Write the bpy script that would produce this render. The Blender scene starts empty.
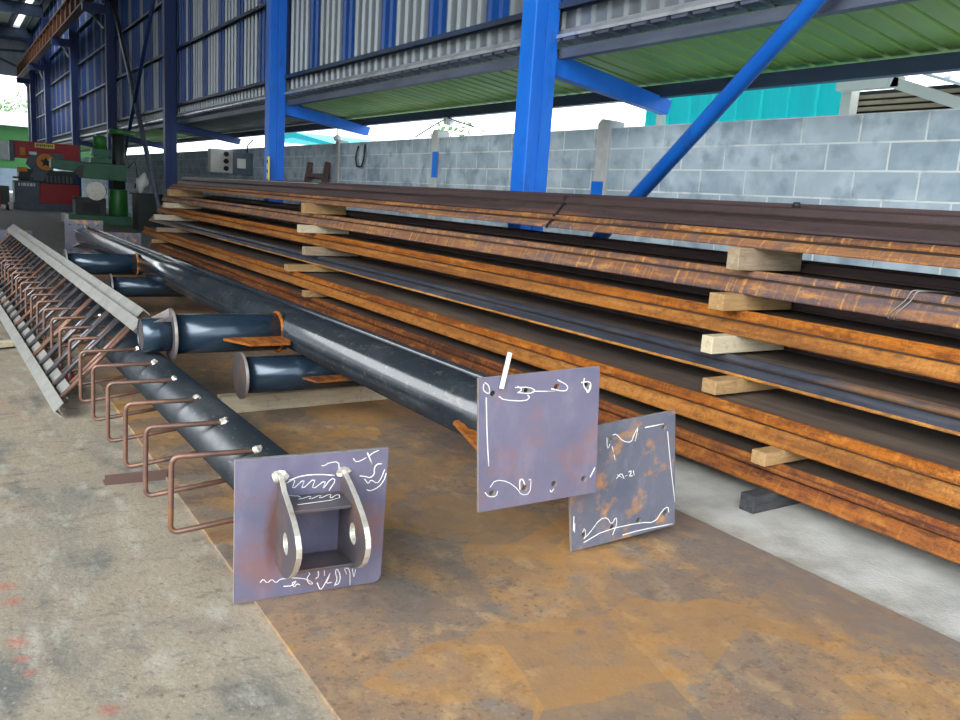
import bpy, bmesh, math, random
from mathutils import Vector, Matrix, Euler
random.seed(7)
SCN = bpy.context.scene
COL = SCN.collection
H = 1.25

# ------------------------------------------------------------------ materials
def nmat(name, base, layers=(), rough=.6, metal=0., bump=0., bscale=40., bstretch=(1, 1, 1), spec=.5, rough_var=0., rnd=True, ior=1.5):
    m = bpy.data.materials.new(name); m.use_nodes = True
    nt = m.node_tree; N = nt.nodes; L = nt.links
    b = N['Principled BSDF']
    b.inputs['Roughness'].default_value = rough
    b.inputs['Metallic'].default_value = metal
    b.inputs['Specular IOR Level'].default_value = spec; b.inputs['IOR'].default_value = ior
    tc = N.new('ShaderNodeTexCoord')
    w = None
    if rnd:
        oi = N.new('ShaderNodeObjectInfo'); w = N.new('ShaderNodeMath'); w.operation = 'MULTIPLY'
        w.inputs[1].default_value = 30.; L.new(oi.outputs['Random'], w.inputs[0])
    def noise(scale, stretch, detail=6., dist=0., rg=.6):
        mp = N.new('ShaderNodeMapping'); mp.inputs['Scale'].default_value = stretch
        L.new(tc.outputs['Object'], mp.inputs['Vector'])
        n = N.new('ShaderNodeTexNoise'); n.noise_dimensions = '4D'
        n.inputs['Scale'].default_value = scale; n.inputs['Detail'].default_value = detail
        n.inputs['Roughness'].default_value = rg; n.inputs['Distortion'].default_value = dist
        L.new(mp.outputs[0], n.inputs['Vector'])
        if w: L.new(w.outputs[0], n.inputs['W'])
        return n
    rgb = N.new('ShaderNodeRGB'); rgb.outputs[0].default_value = (*base, 1)
    cur = rgb.outputs[0]
    for (c, sc, st, lo, hi, amt) in layers:
        n = noise(sc, st)
        r = N.new('ShaderNodeMapRange'); r.inputs['From Min'].default_value = lo; r.inputs['From Max'].default_value = hi
        r.inputs['To Max'].default_value = amt
        L.new(n.outputs['Fac'], r.inputs['Value'])
        mx = N.new('ShaderNodeMix'); mx.data_type = 'RGBA'
        L.new(r.outputs[0], mx.inputs[0]); L.new(cur, mx.inputs[6]); mx.inputs[7].default_value = (*c, 1)
        cur = mx.outputs[2]
    L.new(cur, b.inputs['Base Color'])
    if rough_var:
        n = noise(bscale * .3, bstretch)
        r = N.new('ShaderNodeMapRange'); r.inputs['To Min'].default_value = rough - rough_var; r.inputs['To Max'].default_value = rough + rough_var
        r.inputs['From Min'].default_value = .3; r.inputs['From Max'].default_value = .7
        L.new(n.outputs['Fac'], r.inputs['Value']); L.new(r.outputs[0], b.inputs['Roughness'])
    if bump:
        n = noise(bscale, bstretch)
        bp = N.new('ShaderNodeBump'); bp.inputs['Strength'].default_value = bump; bp.inputs['Distance'].default_value = .01
        L.new(n.outputs['Fac'], bp.inputs['Height']); L.new(bp.outputs[0], b.inputs['Normal'])
    m['cur'] = 0
    return m

LONG = (6, .25, 6)
DRIP = (1, 14, .5)
def rust(name, base, l2, l3, dark, drip=.6, dk=.7):
    return nmat(name, base, [(l2, 3., LONG, .40, .60, .95), (dark, 2.2, (4, .45, 6), .47, .62, dk),
                             (l3, 3., DRIP, .54, .66, drip), (l3, 7., (2, 1, 3), .54, .66, .6), (dark, 22., (1, .6, 1.5), .50, .64, .65),
                             (dark, 75., (1, 1, 1), .52, .70, .6), (l2, 40., (1, 1.5, 1), .55, .7, .5), (dark, 5., (8, .12, 14), .56, .66, .7)], rough=.72, metal=.12, bump=.8, bscale=120., spec=.25)
M = {}
M['rust_orange'] = rust('rust_orange', (.37, .105, .011), (.50, .17, .02), (.66, .28, .055), (.12, .038, .015), .35, .7)
M['rust_brown'] = rust('rust_brown', (.24, .10, .04), (.42, .18, .055), (.70, .34, .10), (.075, .05, .05), .6, .9)
M['rust_streak'] = rust('rust_streak', (.24, .105, .05), (.38, .19, .09), (.74, .36, .09), (.115, .095, .115), .9, .9)
M['rust_tan'] = rust('rust_tan', (.38, .14, .024), (.52, .235, .06), (.29, .095, .018), (.14, .055, .022), .45, .7)
M['rust_red'] = rust('rust_red', (.21, .06, .02), (.36, .125, .028), (.54, .22, .04), (.06, .024, .02), .55, .85)
M['scale_blue'] = nmat('scale_blue', (.045, .052, .075), [((.10, .105, .13), 3., LONG, .45, .65, .9), ((.30, .14, .04), 2.2, (4, .35, 4), .56, .68, .8), ((.02, .02, .03), 30., (1, .3, 1), .5, .7, .5)], rough=.5, metal=.3, bump=.3, bscale=90.)
M['scale_purple'] = nmat('scale_purple', (.065, .043, .045), [((.11, .07, .068), 3., LONG, .45, .65, .9), ((.22, .10, .06), 2.2, (4, .35, 4), .6, .72, .6), ((.03, .026, .03), 30., (1, .3, 1), .5, .7, .5)], rough=.5, metal=.3, bump=.3, bscale=90.)
M['edge_orange'] = rust('edge_orange', (.56, .25, .05), (.70, .37, .11), (.45, .18, .03), (.20, .09, .04), .3, .5)
M['web_shade'] = nmat('web_shade', (.11, .085, .075), [((.22, .165, .125), 2.5, (3, .25, 3), .42, .65, .9), ((.06, .055, .055), 10., (1, .3, 1), .5, .7, .7)], rough=.6, metal=.25, bump=.2, bscale=80.)  # mill scale, darkened further with the shade of the gaps

def concrete():
    m = nmat('concrete', (.385, .335, .26), [((.265, .25, .21), 1.3, (1, 1, 1), .42, .60, .9), ((.40, .335, .25), 2.0, (1, .6, 1), .46, .62, .8), ((.37, .265, .20), 1.1, (1, .8, 1), .55, .68, .55),
             ((.13, .145, .145), 2.6, (1.6, .8, 1), .53, .68, .85), ((.50, .475, .41), 9., (1.2, .5, 1), .53, .66, .7), ((.15, .14, .125), 14., (.5, 1.2, 1), .54, .68, .65), ((.09, .085, .078), 45., (1, 1, 1), .56, .68, .6),
             ((.58, .55, .49), 70., (1, 1, 1), .57, .7, .6)],
             rough=.75, bump=.35, bscale=60., spec=.3, rough_var=.12, rnd=False)
    nt = m.node_tree; N = nt.nodes; L = nt.links; b = N['Principled BSDF']
    src = b.inputs['Base Color'].links[0].from_socket
    tc = N.new('ShaderNodeTexCoord'); sx = N.new('ShaderNodeSeparateXYZ'); L.new(tc.outputs['Object'], sx.inputs[0])
    # cleaner cement pour beside the stacked steel, its brighter light painted in too
    nz = N.new('ShaderNodeTexNoise'); nz.inputs['Scale'].default_value = 5.; nz.inputs['Detail'].default_value = 8; L.new(tc.outputs['Object'], nz.inputs['Vector'])
    ad = N.new('ShaderNodeMath'); ad.operation = 'MULTIPLY_ADD'; ad.inputs[1].default_value = .5; L.new(nz.outputs['Fac'], ad.inputs[0]); L.new(sx.outputs['X'], ad.inputs[2])
    r = N.new('ShaderNodeMapRange'); r.inputs['From Min'].default_value = 2.65; r.inputs['From Max'].default_value = 3.0; r.inputs['To Max'].default_value = .85; L.new(ad.outputs[0], r.inputs['Value'])
    cr = N.new('ShaderNodeValToRGB'); cr.color_ramp.elements[0].color = (.45, .46, .445, 1); cr.color_ramp.elements[1].color = (.62, .63, .61, 1)
    cr.color_ramp.elements[0].position = .35; cr.color_ramp.elements[1].position = .62; L.new(nz.outputs['Fac'], cr.inputs[0])
    mx = N.new('ShaderNodeMix'); mx.data_type = 'RGBA'; L.new(r.outputs[0], mx.inputs[0]); L.new(src, mx.inputs[6]); L.new(cr.outputs[0], mx.inputs[7])
    cur = mx.outputs[2]
    # shop floor colour turns darker further in
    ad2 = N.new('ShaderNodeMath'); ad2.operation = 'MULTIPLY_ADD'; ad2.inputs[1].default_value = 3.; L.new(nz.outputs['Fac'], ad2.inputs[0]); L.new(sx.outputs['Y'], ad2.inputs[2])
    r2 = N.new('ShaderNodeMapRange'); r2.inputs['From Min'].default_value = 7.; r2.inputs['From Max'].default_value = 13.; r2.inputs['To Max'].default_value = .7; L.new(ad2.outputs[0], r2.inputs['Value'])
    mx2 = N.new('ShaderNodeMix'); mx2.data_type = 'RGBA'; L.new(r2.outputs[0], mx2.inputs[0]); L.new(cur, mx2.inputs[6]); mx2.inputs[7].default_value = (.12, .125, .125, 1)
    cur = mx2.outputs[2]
    # red paint dabs
    for (px, py, rr) in ((.107, 2.70, .05), (.118, 2.58, .035), (.106, 2.34, .045), (.107, 2.25, .03), (.12, 2.17, .025), (.27, 1.92, .03)):
        vm = N.new('ShaderNodeVectorMath'); vm.operation = 'DISTANCE'
        jv = N.new('ShaderNodeVectorMath'); jv.operation = 'MULTIPLY_ADD'; jv.inputs[1].default_value = (.10, .10, 0)
        L.new(nz.outputs['Color'], jv.inputs[0]); L.new(tc.outputs['Object'], jv.inputs[2])
        L.new(jv.outputs[0], vm.inputs[0]); vm.inputs[1].default_value = (px + .05, py + .05, 0)
        r3 = N.new('ShaderNodeMapRange'); r3.inputs['From Min'].default_value = rr; r3.inputs['From Max'].default_value = 0.; r3.inputs['To Max'].default_value = .6
        L.new(vm.outputs['Value'], r3.inputs['Value'])
        m3 = N.new('ShaderNodeMix'); m3.data_type = 'RGBA'; L.new(r3.outputs[0], m3.inputs[0]); L.new(cur, m3.inputs[6]); m3.inputs[7].default_value = (.50, .13, .09, 1)
        cur = m3.outputs[2]
    L.new(cur, b.inputs['Base Color'])
    return m
M['concrete'] = concrete()

def floorplate():
    m = nmat('rusty_plate', (.38, .245, .145), [((.25, .19, .15), 1.7, (1, 1, 1), .40, .58, .9), ((.52, .29, .11), 2.6, (1, .8, 1), .48, .62, .8),
             ((.25, .225, .20), 4., (1, 1, 1), .50, .62, .85), ((.60, .40, .20), 11., (1, .6, 1), .52, .64, .65), ((.17, .125, .09), 17., (.7, 1, 1), .53, .66, .65), ((.11, .08, .06), 55., (1, 1, 1), .54, .68, .65),
             ((.62, .46, .28), 80., (1, 1, 1), .56, .7, .5)],
             rough=.58, metal=.08, bump=.12, bscale=80., spec=.35, rough_var=.12, rnd=False)
    nt = m.node_tree; N = nt.nodes; L = nt.links; b = N['Principled BSDF']
    src = b.inputs['Base Color'].links[0].from_socket
    tc = N.new('ShaderNodeTexCoord')
    nz = N.new('ShaderNodeTexNoise'); nz.inputs['Scale'].default_value = 9.; nz.inputs['Detail'].default_value = 7; nz.inputs['Roughness'].default_value = .65; L.new(tc.outputs['Object'], nz.inputs['Vector'])
    jv = N.new('ShaderNodeVectorMath'); jv.operation = 'MULTIPLY_ADD'; jv.inputs[1].default_value = (.018, .018, 0)
    L.new(nz.outputs['Color'], jv.inputs[0]); L.new(tc.outputs['Object'], jv.inputs[2])
    cur = src
    # ghost outlines of pieces that lay here and were cut: straight-edged patches, each with its own tone
    for (rot, sx, sy, off, tone, amt, lo, ch) in ((.62, 2.1, 2.7, 0., (.56, .30, .085), .52, .68, 0), (.35, 2.6, 1.8, 3.7, (.20, .17, .15), .55, .52, 1), (-.5, 1.7, 2.3, 8.1, (.52, .26, .07), .5, .70, 2)):
        mp = N.new('ShaderNodeMapping'); mp.inputs['Rotation'].default_value = (0, 0, rot); mp.inputs['Scale'].default_value = (sx, sy, 0); mp.inputs['Location'].default_value = (off, off * .7, 0)
        L.new(jv.outputs[0], mp.inputs['Vector'])
        v = N.new('ShaderNodeTexVoronoi'); v.distance = 'CHEBYCHEV'; v.inputs['Scale'].default_value = 1.; v.inputs['Randomness'].default_value = .75; L.new(mp.outputs[0], v.inputs['Vector'])
        sp = N.new('ShaderNodeSeparateColor'); L.new(v.outputs['Color'], sp.inputs[0])
        r = N.new('ShaderNodeMapRange'); r.inputs['From Min'].default_value = lo; r.inputs['From Max'].default_value = lo + .12; r.inputs['To Max'].default_value = amt; L.new(sp.outputs[ch], r.inputs['Value'])
        rn = N.new('ShaderNodeMapRange'); rn.inputs['From Min'].default_value = .28; rn.inputs['From Max'].default_value = .48; L.new(nz.outputs['Fac'], rn.inputs['Value'])
        fd = N.new('ShaderNodeMapRange'); fd.inputs['From Min'].default_value = .05; fd.inputs['From Max'].default_value = .5; fd.inputs['To Min'].default_value = .25; L.new(v.outputs['Distance'], fd.inputs['Value'])
        mu = N.new('ShaderNodeMath'); mu.operation = 'MULTIPLY'; L.new(r.outputs[0], mu.inputs[0]); L.new(rn.outputs[0], mu.inputs[1])
        m2 = N.new('ShaderNodeMath'); m2.operation = 'MULTIPLY'; L.new(mu.outputs[0], m2.inputs[0]); L.new(fd.outputs[0], m2.inputs[1])
        mx = N.new('ShaderNodeMix'); mx.data_type = 'RGBA'; L.new(m2.outputs[0], mx.inputs[0]); L.new(cur, mx.inputs[6]); mx.inputs[7].default_value = (*tone, 1)
        cur = mx.outputs[2]
    # burnt weld spatter spots
    vs = N.new('ShaderNodeTexVoronoi'); vs.inputs['Scale'].default_value = 3.2; L.new(tc.outputs['Object'], vs.inputs['Vector'])
    ad = N.new('ShaderNodeMath'); ad.operation = 'MULTIPLY_ADD'; ad.inputs[1].default_value = .12; L.new(nz.outputs['Fac'], ad.inputs[0]); L.new(vs.outputs['Distance'], ad.inputs[2])
    r = N.new('ShaderNodeMapRange'); r.inputs['From Min'].default_value = .16; r.inputs['From Max'].default_value = .10; r.inputs['To Max'].default_value = .75; L.new(ad.outputs[0], r.inputs['Value'])
    mx = N.new('ShaderNodeMix'); mx.data_type = 'RGBA'; L.new(r.outputs[0], mx.inputs[0]); L.new(cur, mx.inputs[6]); mx.inputs[7].default_value = (.20, .15, .13, 1)
    # bare grey band worn along the stack-side edge
    sx = N.new('ShaderNodeSeparateXYZ'); L.new(tc.outputs['Object'], sx.inputs[0])
    ab = N.new('ShaderNodeMath'); ab.operation = 'MULTIPLY_ADD'; ab.inputs[1].default_value = .9; L.new(nz.outputs['Fac'], ab.inputs[0]); L.new(sx.outputs['X'], ab.inputs[2])
    rb = N.new('ShaderNodeMapRange'); rb.inputs['From Min'].default_value = 1.0; rb.inputs['From Max'].default_value = 1.3; rb.inputs['To Max'].default_value = .7; L.new(ab.outputs[0], rb.inputs['Value'])
    mb = N.new('ShaderNodeMix'); mb.data_type = 'RGBA'; L.new(rb.outputs[0], mb.inputs[0]); L.new(mx.outputs[2], mb.inputs[6]); mb.inputs[7].default_value = (.21, .185, .175, 1)
    L.new(mb.outputs[2], b.inputs['Base Color'])
    return m
M['rusty_plate'] = floorplate()

M['pipe_black'] = nmat('pipe_black', (.022, .030, .040), [((.055, .065, .075), 5., (1, .4, 1), .48, .68, .8), ((.16, .15, .13), 16., (1, .5, 1), .62, .74, .55), ((.20, .11, .06), 8., (1, 1, 1), .66, .76, .5), ((.28, .28, .26), 90., (1, .4, 1), .62, .72, .6)],
                       rough=.36, metal=.3, bscale=50., spec=.5, rough_var=.08, ior=1.6)
M['pipe_gloss'] = nmat('pipe_gloss', (.022, .030, .040), [((.05, .06, .07), 5., (1, .4, 1), .48, .68, .8), ((.13, .115, .085), 22., (1, .6, 1), .58, .70, .5), ((.18, .16, .12), 70., (1, .5, 1), .60, .70, .5)], rough=.15, metal=.25, bscale=50., spec=.5, rough_var=.05, ior=1.6)
M['pipe_blue'] = nmat('pipe_blue', (.022, .045, .075), [((.04, .075, .12), 5., (.4, 1, 1), .48, .68, .8), ((.16, .15, .14), 20., (1, 1, 1), .64, .76, .5)],
                      rough=.22, metal=.4, bscale=50., spec=.5, rough_var=.05, ior=1.7)
M['plate_purple'] = nmat('plate_purple', (.185, .175, .265), [((.13, .14, .225), 4., (1, 1, 1), .42, .62, .8), ((.27, .15, .15), 3.6, (1, 1, 1.4), .50, .64, .8), ((.26, .25, .34), 14., (1, 1, .5), .5, .7, .5), ((.30, .16, .10), 9., (1, 1, 1), .66, .78, .6)],
                         rough=.48, metal=.2, bump=.08, bscale=60., spec=.45)
M['plate_rusted'] = nmat('plate_rusted', (.16, .17, .225), [((.11, .13, .185), 4., (1, 1, 1), .42, .62, .8), ((.23, .14, .14), 3.2, (1, 1, 1.4), .55, .7, .7), ((.58, .28, .08), 10., (1, 1, 1), .54, .66, .9), ((.26, .26, .31), 16., (1, 1, .5), .52, .7, .5)],
                         rough=.5, metal=.2, bump=.08, bscale=60., spec=.45)
M['cut_edge'] = nmat('cut_edge', (.45, .43, .42), [((.35, .22, .15), 20., (1, 1, 1), .5, .65, .7)], rough=.42, metal=.5)
M['ground_steel'] = nmat('ground_steel', (.72, .69, .62), [((.45, .38, .30), 14., (1, 1, 1), .52, .68, .8), ((.85, .84, .80), 25., (1, 1, 1), .5, .7, .7)], rough=.38, metal=.55, bump=.2, bscale=40.)
M['lug_dark'] = nmat('lug_dark', (.12, .115, .13), [((.24, .15, .12), 6., (1, 1, 1), .5, .66, .8), ((.30, .29, .30), 22., (1, 1, 1), .6, .75, .6)], rough=.42, metal=.45)
M['chalk'] = nmat('chalk', (.85, .86, .86), [((.6, .6, .64), 60., (1, 1, 1), .5, .7, .6)], rough=.9)
M['rod_brown'] = nmat('rod_brown', (.21, .125, .10), [((.33, .18, .125), 9., (1, 1, 1), .45, .62, .8), ((.11, .075, .07), 14., (1, 1, 1), .52, .7, .7), ((.06, .10, .12), 5., (1, 1, 1), .62, .7, .8), ((.42, .20, .06), 4., (1, 1, 1), .63, .73, .8)], rough=.42, metal=.45, bump=.1)
M['rod_steel'] = nmat('rod_steel', (.115, .12, .14), [((.24, .21, .21), 9., (1, 1, 1), .45, .65, .8), ((.25, .15, .11), 5., (1, 1, 1), .55, .68, .8)], rough=.33, metal=.6)
M['angle_grey'] = nmat('angle_grey', (.40, .41, .39), [((.28, .29, .28), 8., (1, .6, 1), .45, .65, .7), ((.52, .51, .47), 20., (1, 1, 1), .5, .7, .6), ((.34, .25, .17), 6., (1, 1, 1), .62, .75, .7)], rough=.5, metal=.35)
def timber(n, a, b_, c): return nmat(n, a, [(b_, 6., (1, 8, 8), .45, .65, .8), (c, 4., (6, 6, 6), .56, .7, .7), (tuple(x * .55 for x in a), 16., (.6, 9, 9), .56, .7, .6)], rough=.85, bump=.4, bscale=30., bstretch=(.5, 6, 6), spec=.15)
M['timber_pale'] = timber('timber_pale', (.62, .54, .38), (.70, .65, .50), (.42, .30, .16))
M['timber_tan'] = timber('timber_tan', (.40, .25, .115), (.52, .36, .18), (.26, .14, .06))
M['timber_grey'] = timber('timber_grey', (.33, .25, .17), (.45, .38, .28), (.25, .19, .14))
M['timber_dark'] = timber('timber_dark', (.05, .055, .065), (.10, .09, .085), (.03, .035, .05))
M['blue_paint'] = nmat('blue_paint', (.008, .145, .68), [((.015, .20, .80), 3., (1, 1, .3), .45, .65, .7), ((.02, .08, .36), 8., (1, 1, .4), .58, .72, .6)], rough=.42, spec=.45)
M['shaded_blue'] = nmat('shaded_blue', (.006, .028, .125), [((.01, .04, .17), 3., (1, 1, .3), .45, .65, .7)], rough=.5)  # the blue paint again, darkened with the shade of the deep hall
M['siding_grey'] = nmat('siding_grey', (.25, .285, .31), [((.17, .20, .22), 2., (1, 3, .3), .45, .65, .8)], rough=.38, metal=.4, rnd=False)
M['siding_blue'] = nmat('siding_blue', (.003, .055, .25), [((.005, .075, .34), 2., (1, 3, .3), .45, .65, .8)], rough=.45, rnd=False)
M['canopy_green'] = nmat('canopy_green', (.28, .50, .10), [((.16, .36, .10), .35, (.5, 1, 1), .42, .6, .85), ((.42, .62, .10), 1., (.4, .7, 1), .52, .68, .7)], rough=.5, rnd=False)
M['canopy_shade'] = nmat('canopy_shade', (.05, .06, .055), [((.09, .12, .06), .6, (.5, 1, 1), .5, .65, .8)], rough=.6, rnd=False)  # shade under the far canopy, painted in as darker sheeting
M['flashing'] = nmat('flashing', (.68, .73, .78), [((.34, .37, .40), 3., (1, 1, 1), .45, .65, .8)], rough=.35, metal=.5)
M['steel_grey'] = nmat('steel_grey', (.12, .145, .20), [((.07, .085, .125), 3., (2, .4, 2), .45, .65, .8)], rough=.5, metal=.2)
M['steel_darkblue'] = nmat('steel_darkblue', (.045, .075, .14), [((.03, .035, .05), 2., (2, .4, 2), .45, .65, .8)], rough=.5, metal=.2)
M['cement'] = nmat('cement', (.50, .52, .52), [((.36, .38, .39), 4., (1, 1, .5), .45, .65, .8), ((.62, .63, .62), 12., (1, 1, 1), .5, .7, .6)], rough=.85, bump=.3)
M['green_machine'] = nmat('green_machine', (.05, .17, .095), [((.03, .11, .06), 3., (1, 1, 1), .45, .65, .8)], rough=.45)
M['green_bright'] = nmat('green_bright', (.03, .20, .035), [((.02, .12, .03), 3., (1, 1, 1), .45, .65, .8)], rough=.4)
M['machine_dark'] = nmat('machine_dark', (.035, .045, .045), [((.06, .065, .06), 3., (1, 1, 1), .45, .65, .8)], rough=.5, metal=.3)
M['machine_grey'] = nmat('machine_grey', (.10, .14, .18), [((.07, .10, .13), 3., (1, 1, 1), .45, .65, .8)], rough=.5)
M['machine_red'] = nmat('machine_red', (.42, .012, .02), [((.40, .015, .02), 3., (1, 1, 1), .45, .65, .8)], rough=.45)
M['orange_paint'] = nmat('orange_paint', (.75, .25, .02), rough=.5)
M['yellow_paint'] = nmat('yellow_paint', (.85, .72, .18), rough=.5)
M['white_paint'] = nmat('white_paint', (.80, .82, .82), [((.65, .67, .67), 4., (1, 1, 1), .5, .7, .6)], rough=.6)
M['off_white'] = nmat('off_white', (.62, .63, .60), [((.5, .5, .46), 6., (1, 1, 1), .5, .7, .6)], rough=.6)
M['black'] = nmat('black', (.015, .015, .017), rough=.55)
M['strap_steel'] = nmat('strap_steel', (.05, .05, .055), rough=.35, metal=.7)
M['wire_steel'] = nmat('wire_steel', (.30, .30, .30), rough=.35, metal=.8)
M['teal_sheet'] = nmat('teal_sheet', (.005, .80, .76), [((.005, .66, .66), 2., (1, 3, .3), .45, .65, .7)], rough=.5)
M['tan_slat'] = nmat('tan_slat', (.36, .29, .19), [((.2, .16, .1), 5., (1, 1, 4), .45, .65, .7)], rough=.7)
M['cream'] = nmat('cream', (.70, .68, .58), rough=.7)
M['house_green'] = nmat('house_green', (.004, .075, .006), rough=.6)
M['red_plastic'] = nmat('red_plastic', (.62, .02, .03), rough=.35)
M['brown_metal'] = nmat('brown_metal', (.12, .07, .06), rough=.6)
M['crane_rust'] = nmat('crane_rust', (.12, .042, .012), [((.10, .05, .03), 2., (1, 3, 1), .48, .58, .9)], rough=.6)
M['roof_panel'] = nmat('roof_panel', (.34, .38, .31), [((.27, .30, .24), 1., (1, 1, 1), .45, .65, .7)], rough=.6, rnd=False)
M['leaf'] = nmat('leaf', (.10, .22, .07), [((.16, .30, .10), 6., (1, 1, 1), .45, .6, .8)], rough=.7)
M['bark'] = nmat('bark', (.14, .10, .07), rough=.9)

def blockwall():
    m = bpy.data.materials.new('block_wall'); m.use_nodes = True
    nt = m.node_tree; N = nt.nodes; L = nt.links; b = N['Principled BSDF']; b.inputs['Roughness'].default_value = .85
    tc = N.new('ShaderNodeTexCoord'); s = N.new('ShaderNodeSeparateXYZ'); L.new(tc.outputs['Object'], s.inputs[0])
    c = N.new('ShaderNodeCombineXYZ')
    a1 = N.new('ShaderNodeMath'); a1.operation = 'ADD'; a1.inputs[1].default_value = 60.2635; L.new(s.outputs['Y'], a1.inputs[0])
    a2 = N.new('ShaderNodeMath'); a2.operation = 'ADD'; a2.inputs[1].default_value = 10 * .2016 - 2.045 + .2016 * 4; L.new(s.outputs['Z'], a2.inputs[0])
    L.new(a1.outputs[0], c.inputs[0]); L.new(a2.outputs[0], c.inputs[1])
    nz = N.new('ShaderNodeTexNoise'); nz.inputs['Scale'].default_value = 4.; nz.inputs['Detail'].default_value = 8; L.new(tc.outputs['Object'], nz.inputs['Vector'])
    n2 = N.new('ShaderNodeTexNoise'); n2.inputs['Scale'].default_value = 9.; n2.inputs['Detail'].default_value = 6
    mp = N.new('ShaderNodeMapping'); mp.inputs['Scale'].default_value = (1, .6, .6); L.new(tc.outputs['Object'], mp.inputs[0]); L.new(mp.outputs[0], n2.inputs['Vector'])
    br = N.new('ShaderNodeTexBrick'); br.inputs['Scale'].default_value = 1.; br.inputs['Brick Width'].default_value = .492; br.inputs['Row Height'].default_value = .2016
    br.inputs['Mortar Size'].default_value = .009; br.inputs['Mortar Smooth'].default_value = .3; br.inputs['Bias'].default_value = 0
    br.offset = .5
    br.inputs['Color1'].default_value = (.27, .36, .435, 1); br.inputs['Color2'].default_value = (.38, .475, .55, 1); br.inputs['Mortar'].default_value = (.66, .71, .73, 1)
    L.new(c.outputs[0], br.inputs['Vector'])
    r = N.new('ShaderNodeMapRange'); r.inputs['From Min'].default_value = .42; r.inputs['From Max'].default_value = .68; r.inputs['To Max'].default_value = .75; L.new(nz.outputs['Fac'], r.inputs['Value'])
    mx = N.new('ShaderNodeMix'); mx.data_type = 'RGBA'; L.new(r.outputs[0], mx.inputs[0]); L.new(br.outputs['Color'], mx.inputs[6]); mx.inputs[7].default_value = (.52, .63, .70, 1)
    r2 = N.new('ShaderNodeMapRange'); r2.inputs['From Min'].default_value = .5; r2.inputs['From Max'].default_value = .7; r2.inputs['To Max'].default_value = .65; L.new(n2.outputs['Fac'], r2.inputs['Value'])
    mx2 = N.new('ShaderNodeMix'); mx2.data_type = 'RGBA'; L.new(r2.outputs[0], mx2.inputs[0]); L.new(mx.outputs[2], mx2.inputs[6]); mx2.inputs[7].default_value = (.16, .225, .285, 1)
    L.new(mx2.outputs[2], b.inputs['Base Color'])
    bp = N.new('ShaderNodeBump'); bp.inputs['Strength'].default_value = .6; bp.inputs['Distance'].default_value = .01; bp.invert = True
    L.new(br.outputs['Fac'], bp.inputs['Height']); L.new(bp.outputs[0], b.inputs['Normal'])
    return m
M['block_wall'] = blockwall()
def stained():
    m = M['plate_purple'].copy(); m.name = 'plate_stained'; nt = m.node_tree; N = nt.nodes; L = nt.links; b = N['Principled BSDF']
    src = b.inputs['Base Color'].links[0].from_socket
    tc = N.new('ShaderNodeTexCoord'); mp = N.new('ShaderNodeMapping'); mp.inputs['Location'].default_value = (.037 / .03, 0, -.235 / .15); mp.inputs['Scale'].default_value = (1 / .03, 0, 1 / .15)
    L.new(tc.outputs['Object'], mp.inputs['Vector'])
    nz = N.new('ShaderNodeTexNoise'); nz.inputs['Scale'].default_value = 14.; L.new(tc.outputs['Object'], nz.inputs['Vector'])
    ln = N.new('ShaderNodeVectorMath'); ln.operation = 'LENGTH'; L.new(mp.outputs[0], ln.inputs[0])
    ad = N.new('ShaderNodeMath'); ad.operation = 'MULTIPLY_ADD'; ad.inputs[1].default_value = 1.1; L.new(nz.outputs['Fac'], ad.inputs[0]); L.new(ln.outputs['Value'], ad.inputs[2])
    r = N.new('ShaderNodeMapRange'); r.inputs['From Min'].default_value = 1.6; r.inputs['From Max'].default_value = .9; r.inputs['To Max'].default_value = .85; L.new(ad.outputs[0], r.inputs['Value'])
    mx = N.new('ShaderNodeMix'); mx.data_type = 'RGBA'; L.new(r.outputs[0], mx.inputs[0]); L.new(src, mx.inputs[6]); mx.inputs[7].default_value = (.16, .075, .055, 1)
    L.new(mx.outputs[2], b.inputs['Base Color']); return m
M['plate_stained'] = stained()
for m in M.values():
    if 'cur' in m: del m['cur']

# ------------------------------------------------------------------ mesh helpers
def box(bm, x0, x1, y0, y1, z0, z1, mi=0, bev=0.):
    r = bmesh.ops.create_cube(bm, size=1.)
    vs = r['verts']
    bmesh.ops.scale(bm, vec=(x1 - x0, y1 - y0, z1 - z0), verts=vs)
    bmesh.ops.translate(bm, vec=((x0 + x1) / 2, (y0 + y1) / 2, (z0 + z1) / 2), verts=vs)
    fs = {f for v in vs for f in v.link_faces}
    for f in fs: f.material_index = mi
    if bev:
        es = list({e for f in fs for e in f.edges})
        bmesh.ops.bevel(bm, geom=es, offset=bev, segments=2, affect='EDGES', profile=.5)
    return vs
def obox(bm, c, size, mat3, mi=0, bev=0.):           # oriented box
    vs = box(bm, -size[0] / 2, size[0] / 2, -size[1] / 2, size[1] / 2, -size[2] / 2, size[2] / 2, mi)
    bmesh.ops.transform(bm, matrix=Matrix.Translation(c) @ mat3.to_4x4(), verts=vs)
def bar(bm, p0, p1, w, h, mi=0, up=(0, 0, 1)):        # rectangular bar from p0 to p1, width w (sideways), height h (along up)
    p0, p1 = Vector(p0), Vector(p1); d = (p1 - p0); l = d.length; d.normalize()
    s = d.cross(Vector(up)).normalized(); u = s.cross(d)
    m = Matrix((s, d, u)).transposed()
    obox(bm, (p0 + p1) / 2, (w, l, h), m, mi)
def ring(c, r, a, b, n): return [c + a * (r * math.cos(2 * math.pi * k / n)) + b * (r * math.sin(2 * math.pi * k / n)) for k in range(n)]
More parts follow.
